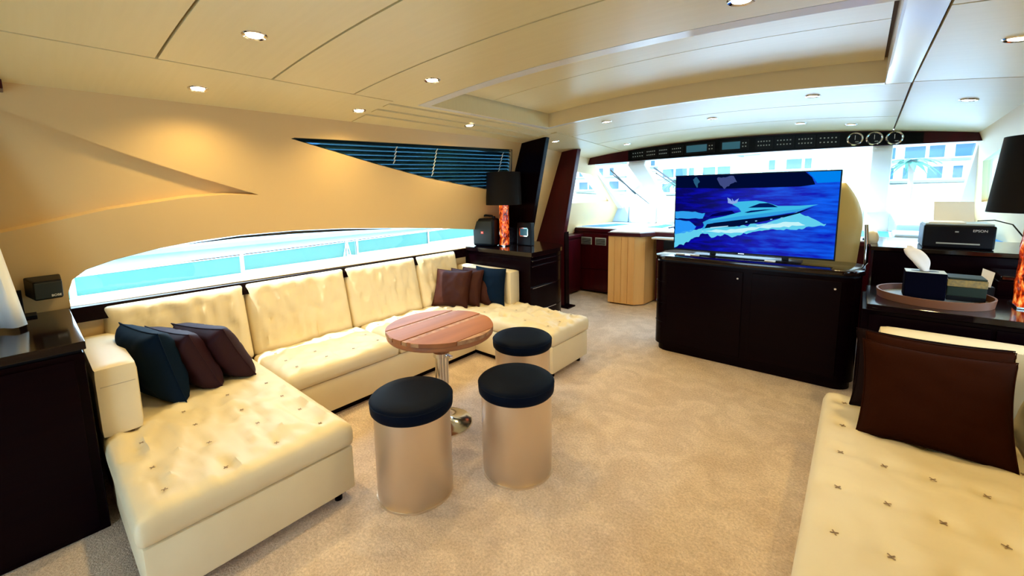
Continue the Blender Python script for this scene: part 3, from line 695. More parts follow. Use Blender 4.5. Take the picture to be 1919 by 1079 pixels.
# ------------------------------------------------------------------ table
TC = (-2.19, 1.835)
tb = thing('coffee_table', 'round reclaimed wood pedestal table on a chrome column', 'table', (TC[0], TC[1], 0))
TR, TZ = .372, .73
wob = lambda a: 1 + .006 * sin(5 * a) + .004 * sin(11 * a + 1)
def chord(lo, hi, z0, z1, rr, mtn, name):
    """slice of the disc between two parallel lines across direction d"""
    ang = radians(91.5); d = Vector((cos(ang), sin(ang), 0)); p = Vector((d.y, -d.x, 0))
    n = 22; pts = []
    def half(s): return sqrt(max(0, rr * rr - s * s))
    ss = [lo + (hi - lo) * i / n for i in range(n + 1)]
    side1 = [p * s + d * half(s) for s in ss]; side2 = [p * s - d * half(s) for s in reversed(ss)]
    poly = []
    for q in side1 + side2:
        if not poly or (q - poly[-1]).length > 1e-4: poly.append(q)
    if (poly[0] - poly[-1]).length < 1e-4: poly.pop()
    poly = [(TC[0] + q.x * wob(math.atan2(q.y, q.x)), TC[1] + q.y * wob(math.atan2(q.y, q.x))) for q in poly]
    return MB().prism(poly, z0, z1).build(name, M[mtn], tb, bevel=.002)
for lo, hi, mtn, dz in ((-TR, -.203, 'tablewood', 0), (-.197, -.166, 'tableedge', -.002), (-.165, .037, 'tablewood', .001), (.043, .084, 'tableedge', -.002), (.085, .33, 'tablewood', 0), (.334, TR, 'tableedge', -.002)):
    chord(lo, hi, TZ - .028, TZ + dz, TR, mtn, 'plank')
MB().lathe([(.001, TZ - .062), (TR - .012, TZ - .062), (TR - .002, TZ - .05), (TR - .004, TZ - .0285), (.001, TZ - .0285)], (TC[0], TC[1], 0), 48).build('underplate', M['tablewood'], tb, smooth=40)
for a in (-1.15, .15, -2.4, -1.75):   # pale inlay pieces at the rim
    q = Matrix.Translation((TC[0] + cos(a) * (TR - .006), TC[1] + sin(a) * (TR - .006), TZ - .014)) @ Matrix.Rotation(a, 4, 'Z')
    MB().box(-.010, .010, -.028, .028, -.013, .013).xf(q).build('rim_inlay', M['tableedge'], tb, bevel=.003)
MB().lathe([(.036, .0), (.036, TZ - .062)], (TC[0], TC[1], 0), 28).build('column', M['chrome'], tb, smooth=40)
MB().lathe([(.048, .30), (.048, .53), (.036, .53)], (TC[0], TC[1], 0), 28).build('sleeve', M['chrome'], tb, smooth=40)
MB().lathe([(.05, .50), (.060, .505), (.060, .535), (.05, .54)], (TC[0], TC[1], 0), 28).build('clamp_collar', M['chrome'], tb, smooth=40)
MB().lathe([(.20, 0), (.20, .006), (.17, .014), (.07, .03), (.048, .05), (.048, .06)], (TC[0], TC[1], 0), 40).build('base_plate', M['chrome'], tb, smooth=40)
MB().box(TC[0] + .05, TC[0] + .11, TC[1] - .012, TC[1] + .012, .508, .528).build('clamp_lever', M['chrome'], tb, bevel=.004)

# ------------------------------------------------------------------ stools
def stool(x, y, label):
    t = thing('round_stool', label, 'stool', (x, y, 0), 'gold drum stools with navy seats')
    MB().lathe([(.001, .0), (.203, .0), (.208, .006), (.208, .495), (.001, .495)], (x, y, 0), 64).build('drum', M['steel'], t, smooth=40)
    MB().lathe([(.001, .49), (.214, .49), (.222, .50), (.224, .52), (.224, .545), (.218, .56), (.203, .570), (.13, .576), (.001, .579)], (x, y, 0), 64).build('seat', M['stoolseat'], t, smooth=80)
    MB().lathe([(.2215, .548), (.2255, .551), (.2215, .554)], (x, y, 0), 64, caps=False).build('seat_piping', M['stoolseat'], t, smooth=80)
    MB().lathe([(.2, .0), (.211, .0), (.211, .012), (.2, .012)], (x, y, 0), 64, caps=False).build('base_ring', M['steel'], t, smooth=40)
stool(-1.80, 1.285, 'gold drum stool with navy seat nearest the camera and the sofa end')
stool(-1.47, 1.79, 'gold drum stool with navy seat standing furthest out on the carpet')
stool(-1.88, 2.37, 'gold drum stool with navy seat behind, close to the far chaise')

# ------------------------------------------------------------------ TV cabinet and television
tc_ = thing('television_cabinet', 'large black wood media cabinet with rounded ends under the television', 'cabinet', (-.75, 4.4, 0))
def cap(x0, x1, y0, y1, r, n=8):
    p = []
    for cx_, cy_, a0 in ((x1 - r, y0 + r, -pi / 2), (x1 - r, y1 - r, 0), (x0 + r, y1 - r, pi / 2), (x0 + r, y0 + r, pi)):
        p += [(cx_ + r * cos(a0 + pi / 2 * i / n), cy_ + r * sin(a0 + pi / 2 * i / n)) for i in range(n + 1)]
    return p
MB().prism(cap(-1.53, .04, 4.17, 4.62, .12), .0, .07).build('plinth', M['dark'], tc_, smooth=30)
MB().prism(cap(-1.56, .06, 4.15, 4.64, .13), .07, .93).build('body', M['dark'], tc_, smooth=30)
MB().prism(cap(-1.545, .05, 4.16, 4.63, .13), .93, .95).build('shadow_gap', M['black'], tc_, smooth=30)
MB().prism(cap(-1.575, .075, 4.135, 4.655, .14), .95, .99).build('top', M['darktop'], tc_, smooth=30, bevel=.004)
for x0, x1 in ((-1.42, -.69), (-.68, .0)):
    d_ = MB().box(x0, x1 - .06, 4.138, 4.152, .10, .90).build('door', M['dark'], tc_, bevel=.003)
    MB().lathe([(.001, 0), (.008, 0), (.008, .012), (.001, .012)], n=10).xf(Matrix.Translation((x1 - .1, 4.138, .84)) @ Matrix.Rotation(pi / 2, 4, 'X')).build('knob', M['chrome'], d_)
for z in (.30, .50, .72):
    MB().prism([(-1.43 - .137 * sin(a), 4.287 - .137 * cos(a)) for a in [pi / 2 * i / 8 for i in range(9)]] + [(-1.45, 4.3)], z, z + .004).build('edge_line', M['black'], tc_)

tv = thing('television', 'flat screen television showing a yacht at speed on deep blue sea', 'television', (-.79, 4.40, .99))
TX0, TX1, TZ0, TZ1, TY = -1.455, -.125, 1.025, 1.785, 4.40
MB().box(TX0, TX1, TY, TY + .035, TZ0, TZ1).build('housing', M['black'], tv, bevel=.004)
bz = .010
def em(name, c, s):
    m = mat(name, (0, 0, 0), .4, spec=.0, emis=c, estr=s); return m
# sea picture: procedural gradient + waves
ms = bpy.data.materials.new('screen sea picture'); ms.use_nodes = True
n_ = ms.node_tree.nodes; l_ = ms.node_tree.links; b_ = n_['Principled BSDF']; b_.inputs['Base Color'].default_value = (0, 0, 0, 1); b_.inputs['Roughness'].default_value = .25; b_.inputs['Specular IOR Level'].default_value = .08
t_ = n_.new('ShaderNodeTexCoord'); mp_ = n_.new('ShaderNodeMapping'); mp_.inputs['Scale'].default_value = (1.5, 1, 9); mp_.inputs['Rotation'].default_value = (0, .15, 0)
no_ = n_.new('ShaderNodeTexNoise'); no_.inputs['Scale'].default_value = 3; no_.inputs['Detail'].default_value = 5
sp_ = n_.new('ShaderNodeSeparateXYZ'); ra_ = n_.new('ShaderNodeValToRGB'); ma_ = n_.new('ShaderNodeMath'); ma_.operation = 'MULTIPLY_ADD'
l_.new(t_.outputs['Object'], mp_.inputs[0]); l_.new(mp_.outputs[0], no_.inputs['Vector']); l_.new(t_.outputs['Object'], sp_.inputs[0])
l_.new(sp_.outputs['X'], ma_.inputs[0]); ma_.inputs[1].default_value = .35; l_.new(no_.outputs['Fac'], ma_.inputs[2]); l_.new(ma_.outputs[0], ra_.inputs[0])
e = ra_.color_ramp.elements; e[0].position = .28; e[0].color = (.0, .0, .10, 1); e[1].position = .9; e[1].color = (.0, .12, .85, 1)
x_ = e.new(.52); x_.color = (.0, .0, .42, 1)
l_.new(ra_.outputs[0], b_.inputs['Emission Color']); b_.inputs['Emission Strength'].default_value = 1.1
MB().box(TX0 + bz, TX1 - bz, TY - .002, TY + .001, TZ0 + .014, TZ1 - bz).build('screen', ms, tv)
SW, SH = TX1 - TX0 - 2 * bz, TZ1 - TZ0 - bz - .014
def sp2(u, v): return (TX0 + bz + u * SW, TZ1 - bz - v * SH)
def pic(name, poly, c, s, layer, par):
    pts = [sp2(*p) for p in poly]
    tri = tessellate_polygon([[Vector((a, b, 0)) for a, b in pts]])
    y = TY - .0022 - .0004 * layer; y1 = y - .0003; n = len(pts)
    MB().add([(a, y, b) for a, b in pts] + [(a, y1, b) for a, b in pts], [tuple(q) for q in tri] + [tuple(k + n for k in q) for q in tri] + [(i, (i + 1) % n, n + (i + 1) % n, n + i) for i in range(n)]).build(name, em(name.replace('_', ' '), c, s), par)
def rough(pts, amp, k=5, seed=0):
    out = []
    for i in range(len(pts) - 1):
        (a, b), (c, d) = pts[i], pts[i + 1]
        for j in range(k):
            t = j / k; q = noise.noise(Vector(((a + (c - a) * t) * 37 + seed, (b + (d - b) * t) * 31, seed))) * amp
            out.append((a + (c - a) * t + q * .3, b + (d - b) * t + q))
    out.append(pts[-1]); return [(min(max(a, 0), 1), min(max(b, 0), 1)) for a, b in out]
# picture coordinates: u 0..1 left to right, v 0..1 top to bottom
pic('picture_headland', [(0, 0), (.82, 0), (.855, .06), (.875, .145), (.80, .165), (.60, .17), (.35, .175), (.15, .16), (0, .155)], (.0, .003, .03), 1, 1, tv)
pic('picture_sky', [(.83, 0), (1, 0), (1, .12), (.885, .13), (.86, .06)], (.0, .22, .85), 1, 1, tv)
pic('picture_rock', rough([(.29, .05), (.33, .03), (.40, .02), (.42, .09), (.37, .13), (.34, .17), (.31, .12), (.29, .05)], .03, 5, 3), (.05, .07, .22), 1, 2, tv)
pic('picture_rock', rough([(.12, .04), (.15, .02), (.17, .07), (.15, .15), (.13, .09), (.12, .04)], .03, 5, 8), (.02, .10, .20), 1, 2, tv)
pic('picture_wake', rough([(0, .48), (.10, .475), (.22, .50), (.20, .56), (.08, .575), (0, .575), (0, .48)], .02, 5, 5), (.03, .35, .85), 1, 1, tv)
pic('picture_wake', rough([(0, .60), (.10, .60), (.16, .68), (.14, .74), (.06, .78), (.0, .80), (0, .60)], .02, 5, 6), (.02, .30, .95), 1, 1, tv)
pic('picture_foam', rough([(0, .80), (.08, .755), (.16, .72), (.26, .675), (.40, .66), (.55, .63), (.68, .56), (.78, .47), (.84, .50), (.90, .57), (.95, .60), (.86, .64), (.78, .68), (.66, .68), (.58, .70), (.50, .75), (.42, .80), (.36, .77), (.27, .83), (.24, .76), (.15, .84), (.08, .92), (0, .99), (0, .80)], .028, 6, 7), (.12, .62, .85), 1, 1, tv)
pic('picture_foam', rough([(.20, .74), (.40, .70), (.56, .66), (.70, .60), (.80, .58), (.84, .62), (.70, .65), (.56, .68), (.46, .74), (.34, .75), (.20, .74)], .02, 6, 11), (.55, .90, .95), 1, 2, tv)
pic('picture_hull', [(.22, .70), (.235, .645), (.30, .62), (.45, .575), (.62, .53), (.78, .475), (.88, .40), (.80, .48), (.72, .53), (.55, .61), (.42, .665), (.26, .69)], (.0, .005, .04), 1, 4, tv)
pic('picture_hull_side', [(.205, .62), (.25, .575), (.36, .535), (.50, .50), (.70, .455), (.89, .375), (.80, .455), (.62, .525), (.45, .575), (.28, .625), (.25, .69), (.20, .72), (.215, .66)], (.03, .35, .75), 1, 3, tv)
pic('picture_deck', [(.25, .60), (.28, .565), (.36, .53), (.46, .47), (.44, .42), (.40, .38), (.43, .345), (.55, .33), (.60, .345), (.68, .395), (.80, .39), (.90, .375), (.80, .43), (.62, .48), (.45, .53)], (.05, .50, .80), 1, 4, tv)
pic('picture_window', [(.50, .42), (.52, .405), (.57, .365), (.62, .36), (.65, .38), (.68, .41), (.58, .415)], (.0, .01, .10), 1, 5, tv)
pic('picture_window', [(.48, .48), (.52, .455), (.60, .44), (.66, .435), (.58, .46), (.50, .485)], (.0, .01, .12), 1, 5, tv)
pic('picture_sunbed', [(.25, .545), (.27, .51), (.34, .475), (.40, .46), (.42, .495), (.34, .525)], (.0, .0, .08), 1, 5, tv)
pic('picture_mast', [(.37, .33), (.365, .29), (.385, .31), (.40, .345), (.395, .30), (.41, .34), (.44, .30), (.43, .36), (.40, .375), (.37, .36)], (.25, .40, .80), 1, 5, tv)
pic('picture_stripe', [(.26, .685), (.38, .655), (.38, .665), (.26, .70)], (.45, .75, .95), 1, 5, tv)
pic('picture_stripe', [(.56, .635), (.66, .60), (.62, .63), (.56, .65)], (.45, .75, .95), 1, 5, tv)
for u, v in ((.49, .60), (.55, .585), (.64, .56), (.70, .54), (.75, .525)):
    pic('picture_porthole', [(u, v - .006), (u + .012, v - .009), (u + .012, v + .003), (u, v + .006)], (.2, .5, .8), 1, 6, tv)
MB().box(-1.0, -.55, TY + .035, TY + .06, 1.1, 1.55).build('rear_cover', M['black'], tv, bevel=.01)
MB().box(TX0 - .001, TX1 + .001, TY - .004, TY + .0, TZ0, TZ0 + .013).build('lower_bezel', M['black'], tv)
MB().box(-.85, -.80, TY - .006, TY - .003, TZ0 + .003, TZ0 + .009).build('logo_plate', M['chrome'], tv)
MB().box(-1.25, -.35, TY - .07, TY + .1, .99, 1.0).build('stand_base', M['black'], tv, bevel=.003)
for x in (-1.1, -.5): MB().box(x, x + .05, TY + .005, TY + .03, 1.0, 1.03).build('stand_leg', M['black'], tv)
for x in (-.62, -1.4, -1.26): 
    o = MB().box(x, x + .085, 4.31, 4.335, .99, 1.0).build('cable_clip', M['trimwhite'], bevel=.003)
    tag(o, {-.62: 'small white clip below the right half of the television', -1.4: 'small white clip below the left corner of the television', -1.26: 'small white clip, second from the left below the television'}[x], 'clip')

# ------------------------------------------------------------------ helm chair
hs = thing('helm_chair', 'cream yellow helm chair behind the television, with side armrest', 'chair', (-.25, 5.1, 0))
q = basis((-.56, 4.93, .86), (1, 0, 0), (0, .10, 1), (0, -1, .10))
V = []; Fc = []; nu, nv = 20, 24
def backshape(v): # half width along height
    return .27 if v < .45 else .27 - .17 * ((v - .45) / .55) ** 2.2
for side in (0, 1):
    for j in range(nv + 1):
        for i in range(nu + 1):
            v = j / nv; u = -1 + 2 * i / nu; hw = backshape(v); e = max(0, (1 - u ** 6)) ** .5 * max(0, 1 - (2 * v - 1) ** 12) ** .5
            V.append((-.26 + u * hw + .05 * v, 4.93 + (.07 * e if side else -.07 * e) + .05 * v, .86 + .82 * v))
k = (nu + 1) * (nv + 1)
for s_ in (0, 1):
    for j in range(nv):
        for i in range(nu):
            a = s_ * k + j * (nu + 1) + i; Fc.append((a, a + 1, a + nu + 2, a + nu + 1) if not s_ else (a, a + nu + 1, a + nu + 2, a + 1))
bk = MB().add(V, Fc).build('backrest', M['olive'], hs, smooth=60)
MB().box(-.55, .04, 5.0, 5.5, .62, .74).build('seat', M['olive'], hs, bevel=.04, smooth=60, seg=3)
MB().lathe([(.07, 0), (.05, .03), (.05, .62)], (-.25, 5.25, 0), 20).build('pedestal', M['chrome'], hs, smooth=40)
MB().lathe([(.24, 0), (.24, .015), (.07, .03)], (-.25, 5.25, 0), 28).build('foot', M['chrome'], hs, smooth=40)
soft('armrest', M['leather'], hs, (.10, .36, .115), Matrix.Translation((.055, 4.98, 1.12)), r=.035, res=.02)
soft('armrest', M['leather'], hs, (.10, .36, .10), Matrix.Translation((-.66, 4.98, 1.16)), r=.035, res=.02)
MB().tube([(.06, 4.95, 1.30), (.075, 4.92, 1.10), (.08, 4.90, .96), (.05, 4.88, .86), (.0, 4.9, .80)], .016, 8).build('side_bracket', M['chrome'], hs, smooth=60)
MB().box(-.56, .06, 4.86, 5.0, .74, .87).build('back_shell', M['black'], hs, bevel=.02)

# ------------------------------------------------------------------ starboard sideboard and its things
sb = thing('sideboard', 'dark polished sideboard behind the right sofa armrest', 'cabinet', (.6, 3.8, 0))
MB().box(.06, 1.18, 3.50, 4.10, .02, .855).build('body', M['dark'], sb, bevel=.004)
MB().box(.08, 1.2, 3.46, 4.115, .862, .90).build('top', M['darktop'], sb, bevel=.004)
for x in (.10, .64): MB().box(x, x + .52, 3.488, 3.502, .06, .83).build('door', M['dark'], sb, bevel=.003)
MB().box(.11, .135, 3.455, 3.461, .878, .884).build('keyhole', M['chrome'], sb)
cn = thing('starboard_console', 'tall dark console unit carrying the printer', 'cabinet', (.8, 5.1, 0))
MB().box(.12, 1.22, 4.72, 5.60, .02, 1.095).build('body', M['dark'], cn, bevel=.004)
MB().box(.10, 1.22, 4.70, 5.62, 1.10, 1.135).build('top', M['darktop'], cn, bevel=.004)
MB().box(.74, 1.2, 4.20, 4.69, .90, 1.00).build('step', M['dark'], cn, bevel=.004)
MB().box(.74, 1.2, 4.20, 4.69, .02, .90).build('step_body', M['dark'], cn, bevel=.004)

tr = thing('round_tray', 'round tan leather tray with silver beaded bed on the sideboard', 'tray', (.42, 3.80, .90))
TYC = (.405, 3.815)
MB().lathe([(.001, 0), (.270, 0), (.276, .050), (.266, .050), (.260, .008), (.001, .008)], (*TYC, .901), 56).build('rim', M['tray'], tr, smooth=40)
MB().lathe([(.001, .0085), (.258, .0085), (.258, .013), (.001, .013)], (*TYC, .901), 48).build('beaded_bed', M['traybed'], tr)
tb2 = thing('tissue_box', 'black tissue box with a white tissue sticking out, on the round tray', 'tissue box', (.36, 3.75, .915))
MB().box(.262, .455, 3.745, 3.885, .915, 1.085).build('box', M['boxblack'], tb2, bevel=.005)
MB().box(.264, .453, 3.747, 3.883, 1.0855, 1.0875).build('lid', M['button'], tb2)
MB().lathe([(.001, 0), (.055, 0), (.055, .001), (.001, .001)], n=24).xf(Matrix.Translation((.358, 3.815, 1.0877)) @ Matrix.Diagonal((1.2, .6, 1, 1))).build('opening', M['black'], tb2)
V = []; Fc = []; nr, ns = 14, 20
for j in range(nr + 1):
    t = j / nr; rr = (.018 + .030 * sin(pi * min(1, t * .95) ** 1.2)) * (1 if t < .92 else .55)
    for i in range(ns):
        a = 2 * pi * i / ns; w_ = 1 + .18 * sin(3 * a + 4 * t)
        V.append((.358 - .085 * t ** 1.1 + rr * cos(a) * w_, 3.81 + rr * .55 * sin(a) * w_, 1.085 + .165 * t))
Fc = [(j * ns + i, j * ns + (i + 1) % ns, (j + 1) * ns + (i + 1) % ns, (j + 1) * ns + i) for j in range(nr) for i in range(ns)] + [tuple(range(nr * ns, nr * ns + ns)), tuple(range(ns))[::-1]]
MB().add(V, Fc).build('tissue', M['tissue'], tb2, smooth=60)
gb = thing('gold_banded_box', 'dark box with a gold woven band beside the tissue box on the tray', 'box', (.54, 3.8, .915))
MB().box(.465, .635, 3.80, 3.97, .915, .945).build('base', M['black'], gb, bevel=.003)
MB().box(.465, .635, 3.80, 3.97, .945, 1.005).build('lower_band', M['boxgreen'], gb, bevel=.003)
MB().box(.463, .637, 3.798, 3.972, 1.005, 1.05).build('gold_band', M['gold'], gb, bevel=.003)
MB().box(.467, .633, 3.802, 3.968, 1.05, 1.062).build('lid', M['boxgreen'], gb, bevel=.003)
cd = MB().hexa([(.615, 3.93, .98), (.66, 3.90, .98), (.66, 3.902, .98), (.615, 3.932, .98), (.625, 3.95, 1.10), (.675, 3.92, 1.08), (.675, 3.922, 1.08), (.625, 3.952, 1.10)]); 
cd.v = [(x + .02, y + .10, z + .0) for x, y, z in cd.v]
crd = thing('folded_card', 'white folded card standing in a dark stand behind the gold banded box', 'card', (.67, 4.03, .90))
cd.build('card', M['whitepaper'], crd); MB().box(.625, .70, 4.0, 4.06, .90, .985).build('stand', M['black'], crd, bevel=.003)
lt_ = thing('ledge_stand_in', 'dark case in place of a blue-lit ledge on the step beside the right lamp', 'case', (.9, 4.4, 1.0))
MB().box(.76, 1.12, 4.24, 4.62, 1.0, 1.03).build('body', M['darktop'], lt_, bevel=.008)  # case added in place of a ledge lit blue
MB().box(.77, 1.11, 4.245, 4.25, 1.008, 1.014).build('front_strip', M['chrome'], lt_)
lt_.name = 'lit_ledge_stand_in'

def lamp(x, y, z, s, label, hb, rb, rs0, rs1, hs_, zs, taper=0):
    t = thing('table_lamp', label, 'lamp', (x, y, z), 'black shaded amber lamps')
    MB().box(x - rb * 1.05, x + rb * 1.05, y - rb * 1.05, y + rb * 1.05, z, z + .014).build('foot', M['chrome'], t, bevel=.003)
    V = []; Fc = []; n = 24; k = 26
    for j in range(k + 1):
        for i in range(n):
            a = 2 * pi * i / n; rr = rb * (1 + .07 * noise.noise(Vector((cos(a) * 2, sin(a) * 2, j * .35 + x * 5)))) / max(abs(cos(a)), abs(sin(a))) ** .35
            V.append((x + rr * cos(a), y + rr * sin(a), z + .014 + hb * j / k))
    Fc = [(j * n + i, j * n + (i + 1) % n, (j + 1) * n + (i + 1) % n, (j + 1) * n + i) for j in range(k) for i in range(n)] + [tuple(range(n))[::-1], tuple(range(k * n, k * n + n))]
    MB().add(V, Fc).build('glass_body', M['lampglass'], t, smooth=70)
    MB().lathe([(.012, 0), (.012, .12)], (x, y, z + .014 + hb), 10).build('stem', M['chrome'], t)
    MB().lathe([(rs0, 0), (rs1, hs_), (rs1 - .003, hs_), (rs0 - .003, 0)], (x, y, zs), 56, caps=False).build('lamp_shade', M['shade'], t, smooth=40)
    MB().lathe([(rs0 - .002, .002), (rs0 - .006, .002), (rs1 - .007, hs_ - .003), (rs1 - .003, hs_ - .003)], (x, y, zs), 40, caps=False).build('shade_lining', M['shade_in'], t, smooth=40)
    b = MB()
    for a in (0, 2.09, 4.19): b.tube([(x, y, zs + hs_ * .5), (x + (rs0 + rs1) / 2 * .97 * cos(a), y + (rs0 + rs1) / 2 * .97 * sin(a), zs + hs_ * .5)], .0025, 5)
    b.build('spider', M['chrome'], t)
    return t
lamp(-3.27, 3.80, 1.0, 1, 'black shaded table lamp with amber glass body on the curved side cabinet', .50, .052, .215, .205, .385, 1.50)
lamp(.865, 3.92, .90, 1, 'large black shaded table lamp with amber glass body at the right edge', .60, .10, .262, .225, .45, 1.475)

# printer
pr = thing('printer', 'black desktop printer on the starboard console', 'printer', (.64, 5.0, 1.135))
MB().box(.42, .82, 4.86, 5.20, 1.135, 1.32).build('body', M['black'], pr, bevel=.012)
MB().box(.43, .81, 4.88, 5.19, 1.32, 1.335).build('lid', M['greypad'], pr, bevel=.005)
MB().box(.50, .74, 4.85, 4.862, 1.17, 1.18).build('paper_slot', M['button'], pr)
MB().box(.60, .62, 4.855, 4.861, 1.265, 1.275).build('power_button', M['button'], pr)
text('logo', 'EPSON', .026, basis((.735, 4.8575, 1.28), (1, 0, 0), (0, 0, 1), (0, -1, 0)), M['whitepaper'], pr)
MB().hexa([(.50, 5.16, 1.335), (.74, 5.16, 1.335), (.74, 5.17, 1.335), (.50, 5.17, 1.335), (.50, 5.26, 1.50), (.74, 5.26, 1.50), (.74, 5.27, 1.50), (.50, 5.27, 1.50)]).build('paper_support', M['whitepaper'], pr)
ps = MB().box(.45, .66, 4.9, 5.12, 1.336, 1.343).build('paper_sheets', M['whitepaper']); tag(ps, 'white sheets of paper lying on the printer lid', 'paper')
cb = MB().tube([(.75, 5.12, 1.345), (.84, 5.10, 1.355), (.93, 5.06, 1.325), (.98, 5.0, 1.235), (1.0, 4.95, 1.145)], .005, 6).build('printer_cable', M['black'], smooth=60); tag(cb, 'thin black cable curving down to the right of the printer', 'cable')

# ------------------------------------------------------------------ things on far cabinet
spk = thing('portable_speaker', 'black portable party speaker with red badge on the curved side cabinet', 'speaker', (-3.50, 3.72, 1.0))
q = Matrix.Translation((-3.475, 3.70, 1.0)) @ Matrix.Rotation(radians(14), 4, 'Z')
MB().box(-.145, .145, -.09, .09, .0, .34).xf(q).build('cabinet', M['black'], spk, bevel=.03, smooth=50, seg=3)
MB().box(-.125, .125, -.105, -.085, .03, .31).xf(q).build('grille', M['blacksoft'], spk, bevel=.02, smooth=50, seg=3)
MB().tube([(-.10, 0, .33), (-.085, 0, .365), (0, 0, .372), (.085, 0, .365), (.10, 0, .33)], .014, 8).xf(q).build('handle', M['black'], spk, smooth=60)
for x in (-.11, .11): MB().lathe([(.018, 0), (.018, .02), (.01, .03)], n=12).xf(q @ Matrix.Translation((x, 0, .335))).build('shoulder', M['black'], spk)
bdg = MB().box(-.017, .017, -.109, -.104, .155, .185).xf(q).build('badge', M['red'], spk)
text('badge_text', 'JBL', .016, q @ basis((0, -.1096, .170), (1, 0, 0), (0, 0, 1), (0, -1, 0)), M['whitepaper'], bdg)
fr = thing('silver_frame', 'small silver framed display beside the left lamp foot', 'frame', (-3.09, 3.96, 1.0))
MB().box(-3.20, -2.985, 3.955, 4.03, 1.0, 1.28).build('black_block', M['black'], fr, bevel=.01)
b = MB()
for a in ((-3.155, -3.02, 1.205, 1.218), (-3.155, -3.02, 1.11, 1.123), (-3.155, -3.142, 1.11, 1.218), (-3.033, -3.02, 1.11, 1.218)): b.box(a[0], a[1], 3.945, 3.956, a[2], a[3])
b.build('silver_border', M['chrome'], fr); MB().box(-3.142, -3.033, 3.951, 3.956, 1.123, 1.205).build('display', M['screenoff'], fr)

# small speaker on bracket, near cabinet
s2 = thing('satellite_speaker', 'small black satellite speaker on a stand on the near cabinet', 'speaker', (-3.5, .0, .98))
MB().box(-3.70, -3.58, -.09, .0, .98, .992).build('foot', M['black'], s2, bevel=.003)
MB().box(-3.66, -3.635, -.075, -.045, .99, 1.14).build('stem', M['black'], s2, bevel=.003)
q = Matrix.Translation((-3.60, .05, 1.145)) @ Matrix.Rotation(radians(8), 4, 'Z') @ Matrix.Scale(1.25, 4) @ Matrix.Rotation(radians(8), 4, 'Y')
MB().prism([(-.05, -.06), (.055, -.045), (.055, .045), (-.05, .06)], -.045, .045).xf(q).build('cabinet', M['black'], s2, bevel=.008)
MB().box(.050, .060, -.045, .045, -.038, .038).xf(q).build('grille', M['blacksoft'], s2, bevel=.004)
text('logo', 'BOSE', .014, q @ basis((.0615, .022, -.026), (0, 1, 0), (0, 0, 1), (1, 0, 0)), M['whitepaper'], s2)

# curtain + pelmet
V = []; Fc = []; n = 60
for j in range(9):
    for i in range(n + 1):
        z = 1.0 + 1.2 * j / 8; y = -.95 + (.93 - .13 * (z - 1)) * i / n
        V.append((-3.30 + .03 * sin(i * .9) - .0 * z, y + (.02 * j / 8 - .02), z))
for j in range(8):
    for i in range(n): a = j * (n + 1) + i; Fc.append((a, a + 1, a + n + 2, a + n + 1))
cu = MB().add(V, Fc).build('curtain', M['curtain'], smooth=60); tag(cu, 'white pleated curtain at the left edge above the near cabinet', 'curtain')
md = cu.modifiers.new('thick', 'SOLIDIFY'); md.thickness = .003
pe = MB().box(-3.36, -3.2, -.8, .015, 2.19, 2.235).build('curtain_pelmet', M['mahog'], bevel=.004); tag(pe, 'small dark red wood pelmet end at the top left corner', 'pelmet')

# ------------------------------------------------------------------ venetian blind in the wedge window
bl = thing('venetian_blind', 'dark navy venetian blind filling the wedge shaped side window', 'blind', (-3.4, 3, 1.65))
def yleft(z):
    pts = [(1.394, 2.080), (2.107, 1.927), (2.725, 1.806), (3.3, 1.727), (3.751, 1.671), (4.057, 1.635)]
    for (a, za), (b_2, zb2) in zip(pts, pts[1:]):
        if zb2 <= z <= za: return a + (b_2 - a) * (za - z) / (za - zb2)
    return 1.39 if z > 2.08 else 4.05
def bound(y):
    for (a, za), (b_2, zb2) in zip(blindpoly[:6], blindpoly[1:6]):
        if a <= y <= b_2: return za + (zb2 - za) * (y - a) / (b_2 - a)
    return 2.2
z = 2.142
while z > 1.66:
    line = lambda y: z + .026 * (y - 3.9)
    st = [1.40 + .02 * i for i in range(140) if line(1.40 + .02 * i) > bound(1.40 + .02 * i) - .012]
    if not st: z -= .0385; continue
    y0 = st[0] - .02; y1 = 4.0 - .12 * max(0, (z - 1.64) / .5) + .04
    V = []
    for y in (max(y0, 1.36), y1):
        zz = line(y); xo = lwx(y, zz) - .045
        V += [(xo - .018, y, zz + .0145), (xo + .018, y, zz - .0165), (xo + .0190, y, zz - .015), (xo - .017, y, zz + .016)]
    MB().add(V, [(0, 1, 2, 3), (7, 6, 5, 4), (0, 4, 5, 1), (1, 5, 6, 2), (2, 6, 7, 3), (3, 7, 4, 0)]).build('slat', M['slat'], bl)
    z -= .0385
for yc in (2.33, 2.80, 3.78):
    zt2 = 2.10 + .02 * (yc - 3.0); zb2 = [zz for zz in [1.64 + .005 * i for i in range(100)] if yleft(zz) <= yc][0] + .01
    b = MB(); zz = zt2; s_ = 1
    while zz - .0385 > zb2:
        b.tube([(lwx(yc, zz) - .018, yc + .008 * s_, zz), (lwx(yc, zz - .0385) - .018, yc - .008 * s_, zz - .0385)], .0045, 5); zz -= .0385
    b.build('ladder_cord', M['tape'], bl)

